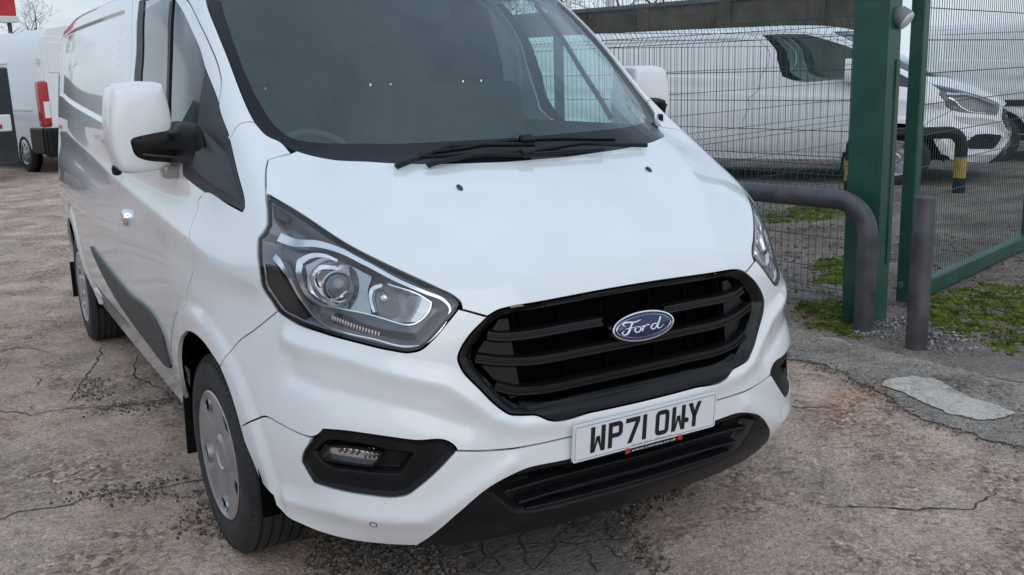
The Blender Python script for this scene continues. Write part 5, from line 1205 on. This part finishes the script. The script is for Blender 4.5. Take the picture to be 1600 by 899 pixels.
MT['sheetmetal'] = vary(mat('grey_sheet_metal', (.46, .46, .48), .5, .1), (.42, .42, .44), (.50, .50, .52), 2)
MT['roofgrey'] = vary(mat('grey_roof', (.12, .12, .13), .8), (.10, .10, .11), (.15, .15, .155), 2)
wl0 = Vector((9, 46, 0)); wl1 = Vector((17.7, 13.6, 0)); dd = (wl1-wl0).normalized(); L_ = (wl1-wl0).length
wall = empty('boundary_wall', wl0, math.atan2(dd.y, dd.x)); tag(wall, 'long dark brown boundary wall with a coping behind the vans', 'wall')
MB().box((L_/2, 0, 1.55), (L_, .3, 3.1), None, .01).build('wall_face', 'cladding', wall)
MB().box((L_/2, 0, 3.16), (L_+.1, .42, .12), None, .02).build('coping', 'roofgrey', wall)
for k in range(13): MB().box((1+k*(L_-2)/12, -.18, 1.55), (.4, .12, 3.1), None, .01).build('buttress', 'cladding', wall)
def shed(name, loc, rz, w, d, h, m, label, roof=.8):
    r = empty(name, loc, rz); tag(r, label, 'building'); MB().box((0, d/2, h/2), (w, d, h), None, .02).build('wall', m, r)
    MB().add([(-w/2-.2, -.2, h), (w/2+.2, -.2, h), (w/2+.2, d+.2, h), (-w/2-.2, d+.2, h), (-w/2-.2, d/2, h+roof), (w/2+.2, d/2, h+roof)], [(0, 1, 5, 4), (2, 3, 4, 5), (1, 2, 5), (3, 0, 4)]).build('roof', 'roofgrey', r); return r
b1 = shed('brick_building', (29.5, 6.5, 0), math.radians(-62), 9, 6, 4.6, 'brick', 'red brick building far off behind the gate leaf')
for x in (-3, -.5, 2):
    w_ = MB().box((x, -.02, 2.2), (1.2, .06, 1.2), None, .01).build('window', 'lampwhite', b1); MB().box((x, -.055, 2.2), (1.04, .02, 1.04), None, .005).build('pane', 'frit', w_)
b2 = shed('metal_shed', (23.5, 8.4, 0), math.radians(-58), 7, 6, 3.2, 'lampwhite', 'pale low workshop with dark shutters behind the vans', .5)
for x in (-2.2, 0, 2.2): MB().box((x, -.03, 1.9), (1.6, .08, 1.2), None, .01).build('shutter', 'lorry', b2)
# yard buildings on the near side, mirrored in the van's flank
b3 = shed('workshop', (-13.5, 9, 0), math.radians(90), 18, 8, 3.6, 'sheetmetal', 'long grey metal workshop facing the side of the parked van', 1.0)
for x in (-6.5, -2, 2.5): MB().box((x, -.04, 1.5), (3.0, .08, 3.0), None, .01).build('roller_door', 'roofgrey', b3)

# lamp columns
def column(x, y, h, label):
    r = empty('lamp_column', (x, y, 0)); tag(r, label, 'lamp post', 'lamp columns beyond the wall'); MB().tube([(0, 0, 0), (0, 0, h)], [.11, .06], 10).build('column', 'galv', r); MB().box((0, -.3, h), (.14, .7, .09), None, .02).build('lamp_head', 'galv', r); return r
column(18, 46, 7.5, 'thin street lamp column beyond the brown wall'); column(24, 50, 7.5, 'thin street lamp column beyond the brown wall')
pole = autosmooth(MB().tube([(15.8, 21, 0), (15.8, 21, 9)], .12, 12).build('white_pole', 'lampwhite'), 40); tag(pole, 'plain pale pole rising above the brown wall', 'pole')

# ------------------------------------------------------------------ bare winter trees
MT['bark'] = vary(mat('bark', (.05, .042, .036), .9), (.035, .030, .026), (.075, .064, .054), 8)
MT['twig'] = vary(mat('twigs', (.09, .07, .06), .9), (.07, .055, .045), (.12, .095, .08), 3)
def tree(name, loc, H, seed, label, depth=6, spread=.75, thick=1., lean=(0, 0)):
    rg_ = random.Random(seed); root = empty(name, loc); tag(root, label, 'tree', 'bare winter trees'); tr = MB(); tw = MB()
    def grow(p, d, L, r, k):
        n = 3; P = [p]; R = [r]; dv = d.copy()
        for i in range(n):
            dv = (dv+Vector((rg_.uniform(-1, 1), rg_.uniform(-1, 1), rg_.uniform(-.4, .6)))*.16).normalized(); P.append(P[-1]+dv*(L/n)); R.append(r*(1-.28*(i+1)/n))
        (tr if k >= depth-2 else tw).tube(P, R, 6 if k >= depth-1 else (4 if k > 2 else 3), False)
        if k == 0: return
        for c in range(rg_.choice((2, 3, 3)) if k < depth else 4):
            t = P[-1] if c == 0 else P[rg_.choice((2, 3))]; ax_ = Vector((rg_.uniform(-1, 1), rg_.uniform(-1, 1), rg_.uniform(-.2, .6))).normalized()
            nd = (dv*(1-.5*spread)+ax_*spread).normalized(); grow(t, nd, L*rg_.uniform(.62, .85), max(R[-1]*rg_.uniform(.5, .72), .004), k-1)
    grow(Vector((0, 0, -.1)), Vector((lean[0], lean[1], 1)).normalized(), H*.28, .028*H*thick, depth)
    autosmooth(tr.build('trunk', 'bark', root), 60); tw.build('crown', 'twig', root); return root
tree('bare_tree', (10.2, 16.5, 0), 5.2, 4, 'large bare tree with dark limbs beyond the fence corner', 7, .8)
tree('bare_tree', (10.5, 25, 0), 8, 9, 'bare tree with a fine twiggy crown behind the brown wall', 7, .7)
tree('bare_tree', (1.2, 48, 0), 9, 21, 'distant bare tree above the roof of the tall white van', 7, .75)
tree('bare_tree', (-3.0, 50, 0), 8, 35, 'distant bare tree beside the red sign board', 7, .75)
for k, (x, y, h) in enumerate(((14, 44, 5), (13.5, 36, 4.6), (15, 31, 5), (17, 27, 5.2), (18.5, 22, 5.5), (20, 17, 5.5), (9, 52, 6))):
    tree('bare_shrub', (x, y, 0), h*1.35, 60+k, 'twiggy bare shrub growing above the brown wall', 6, .95)
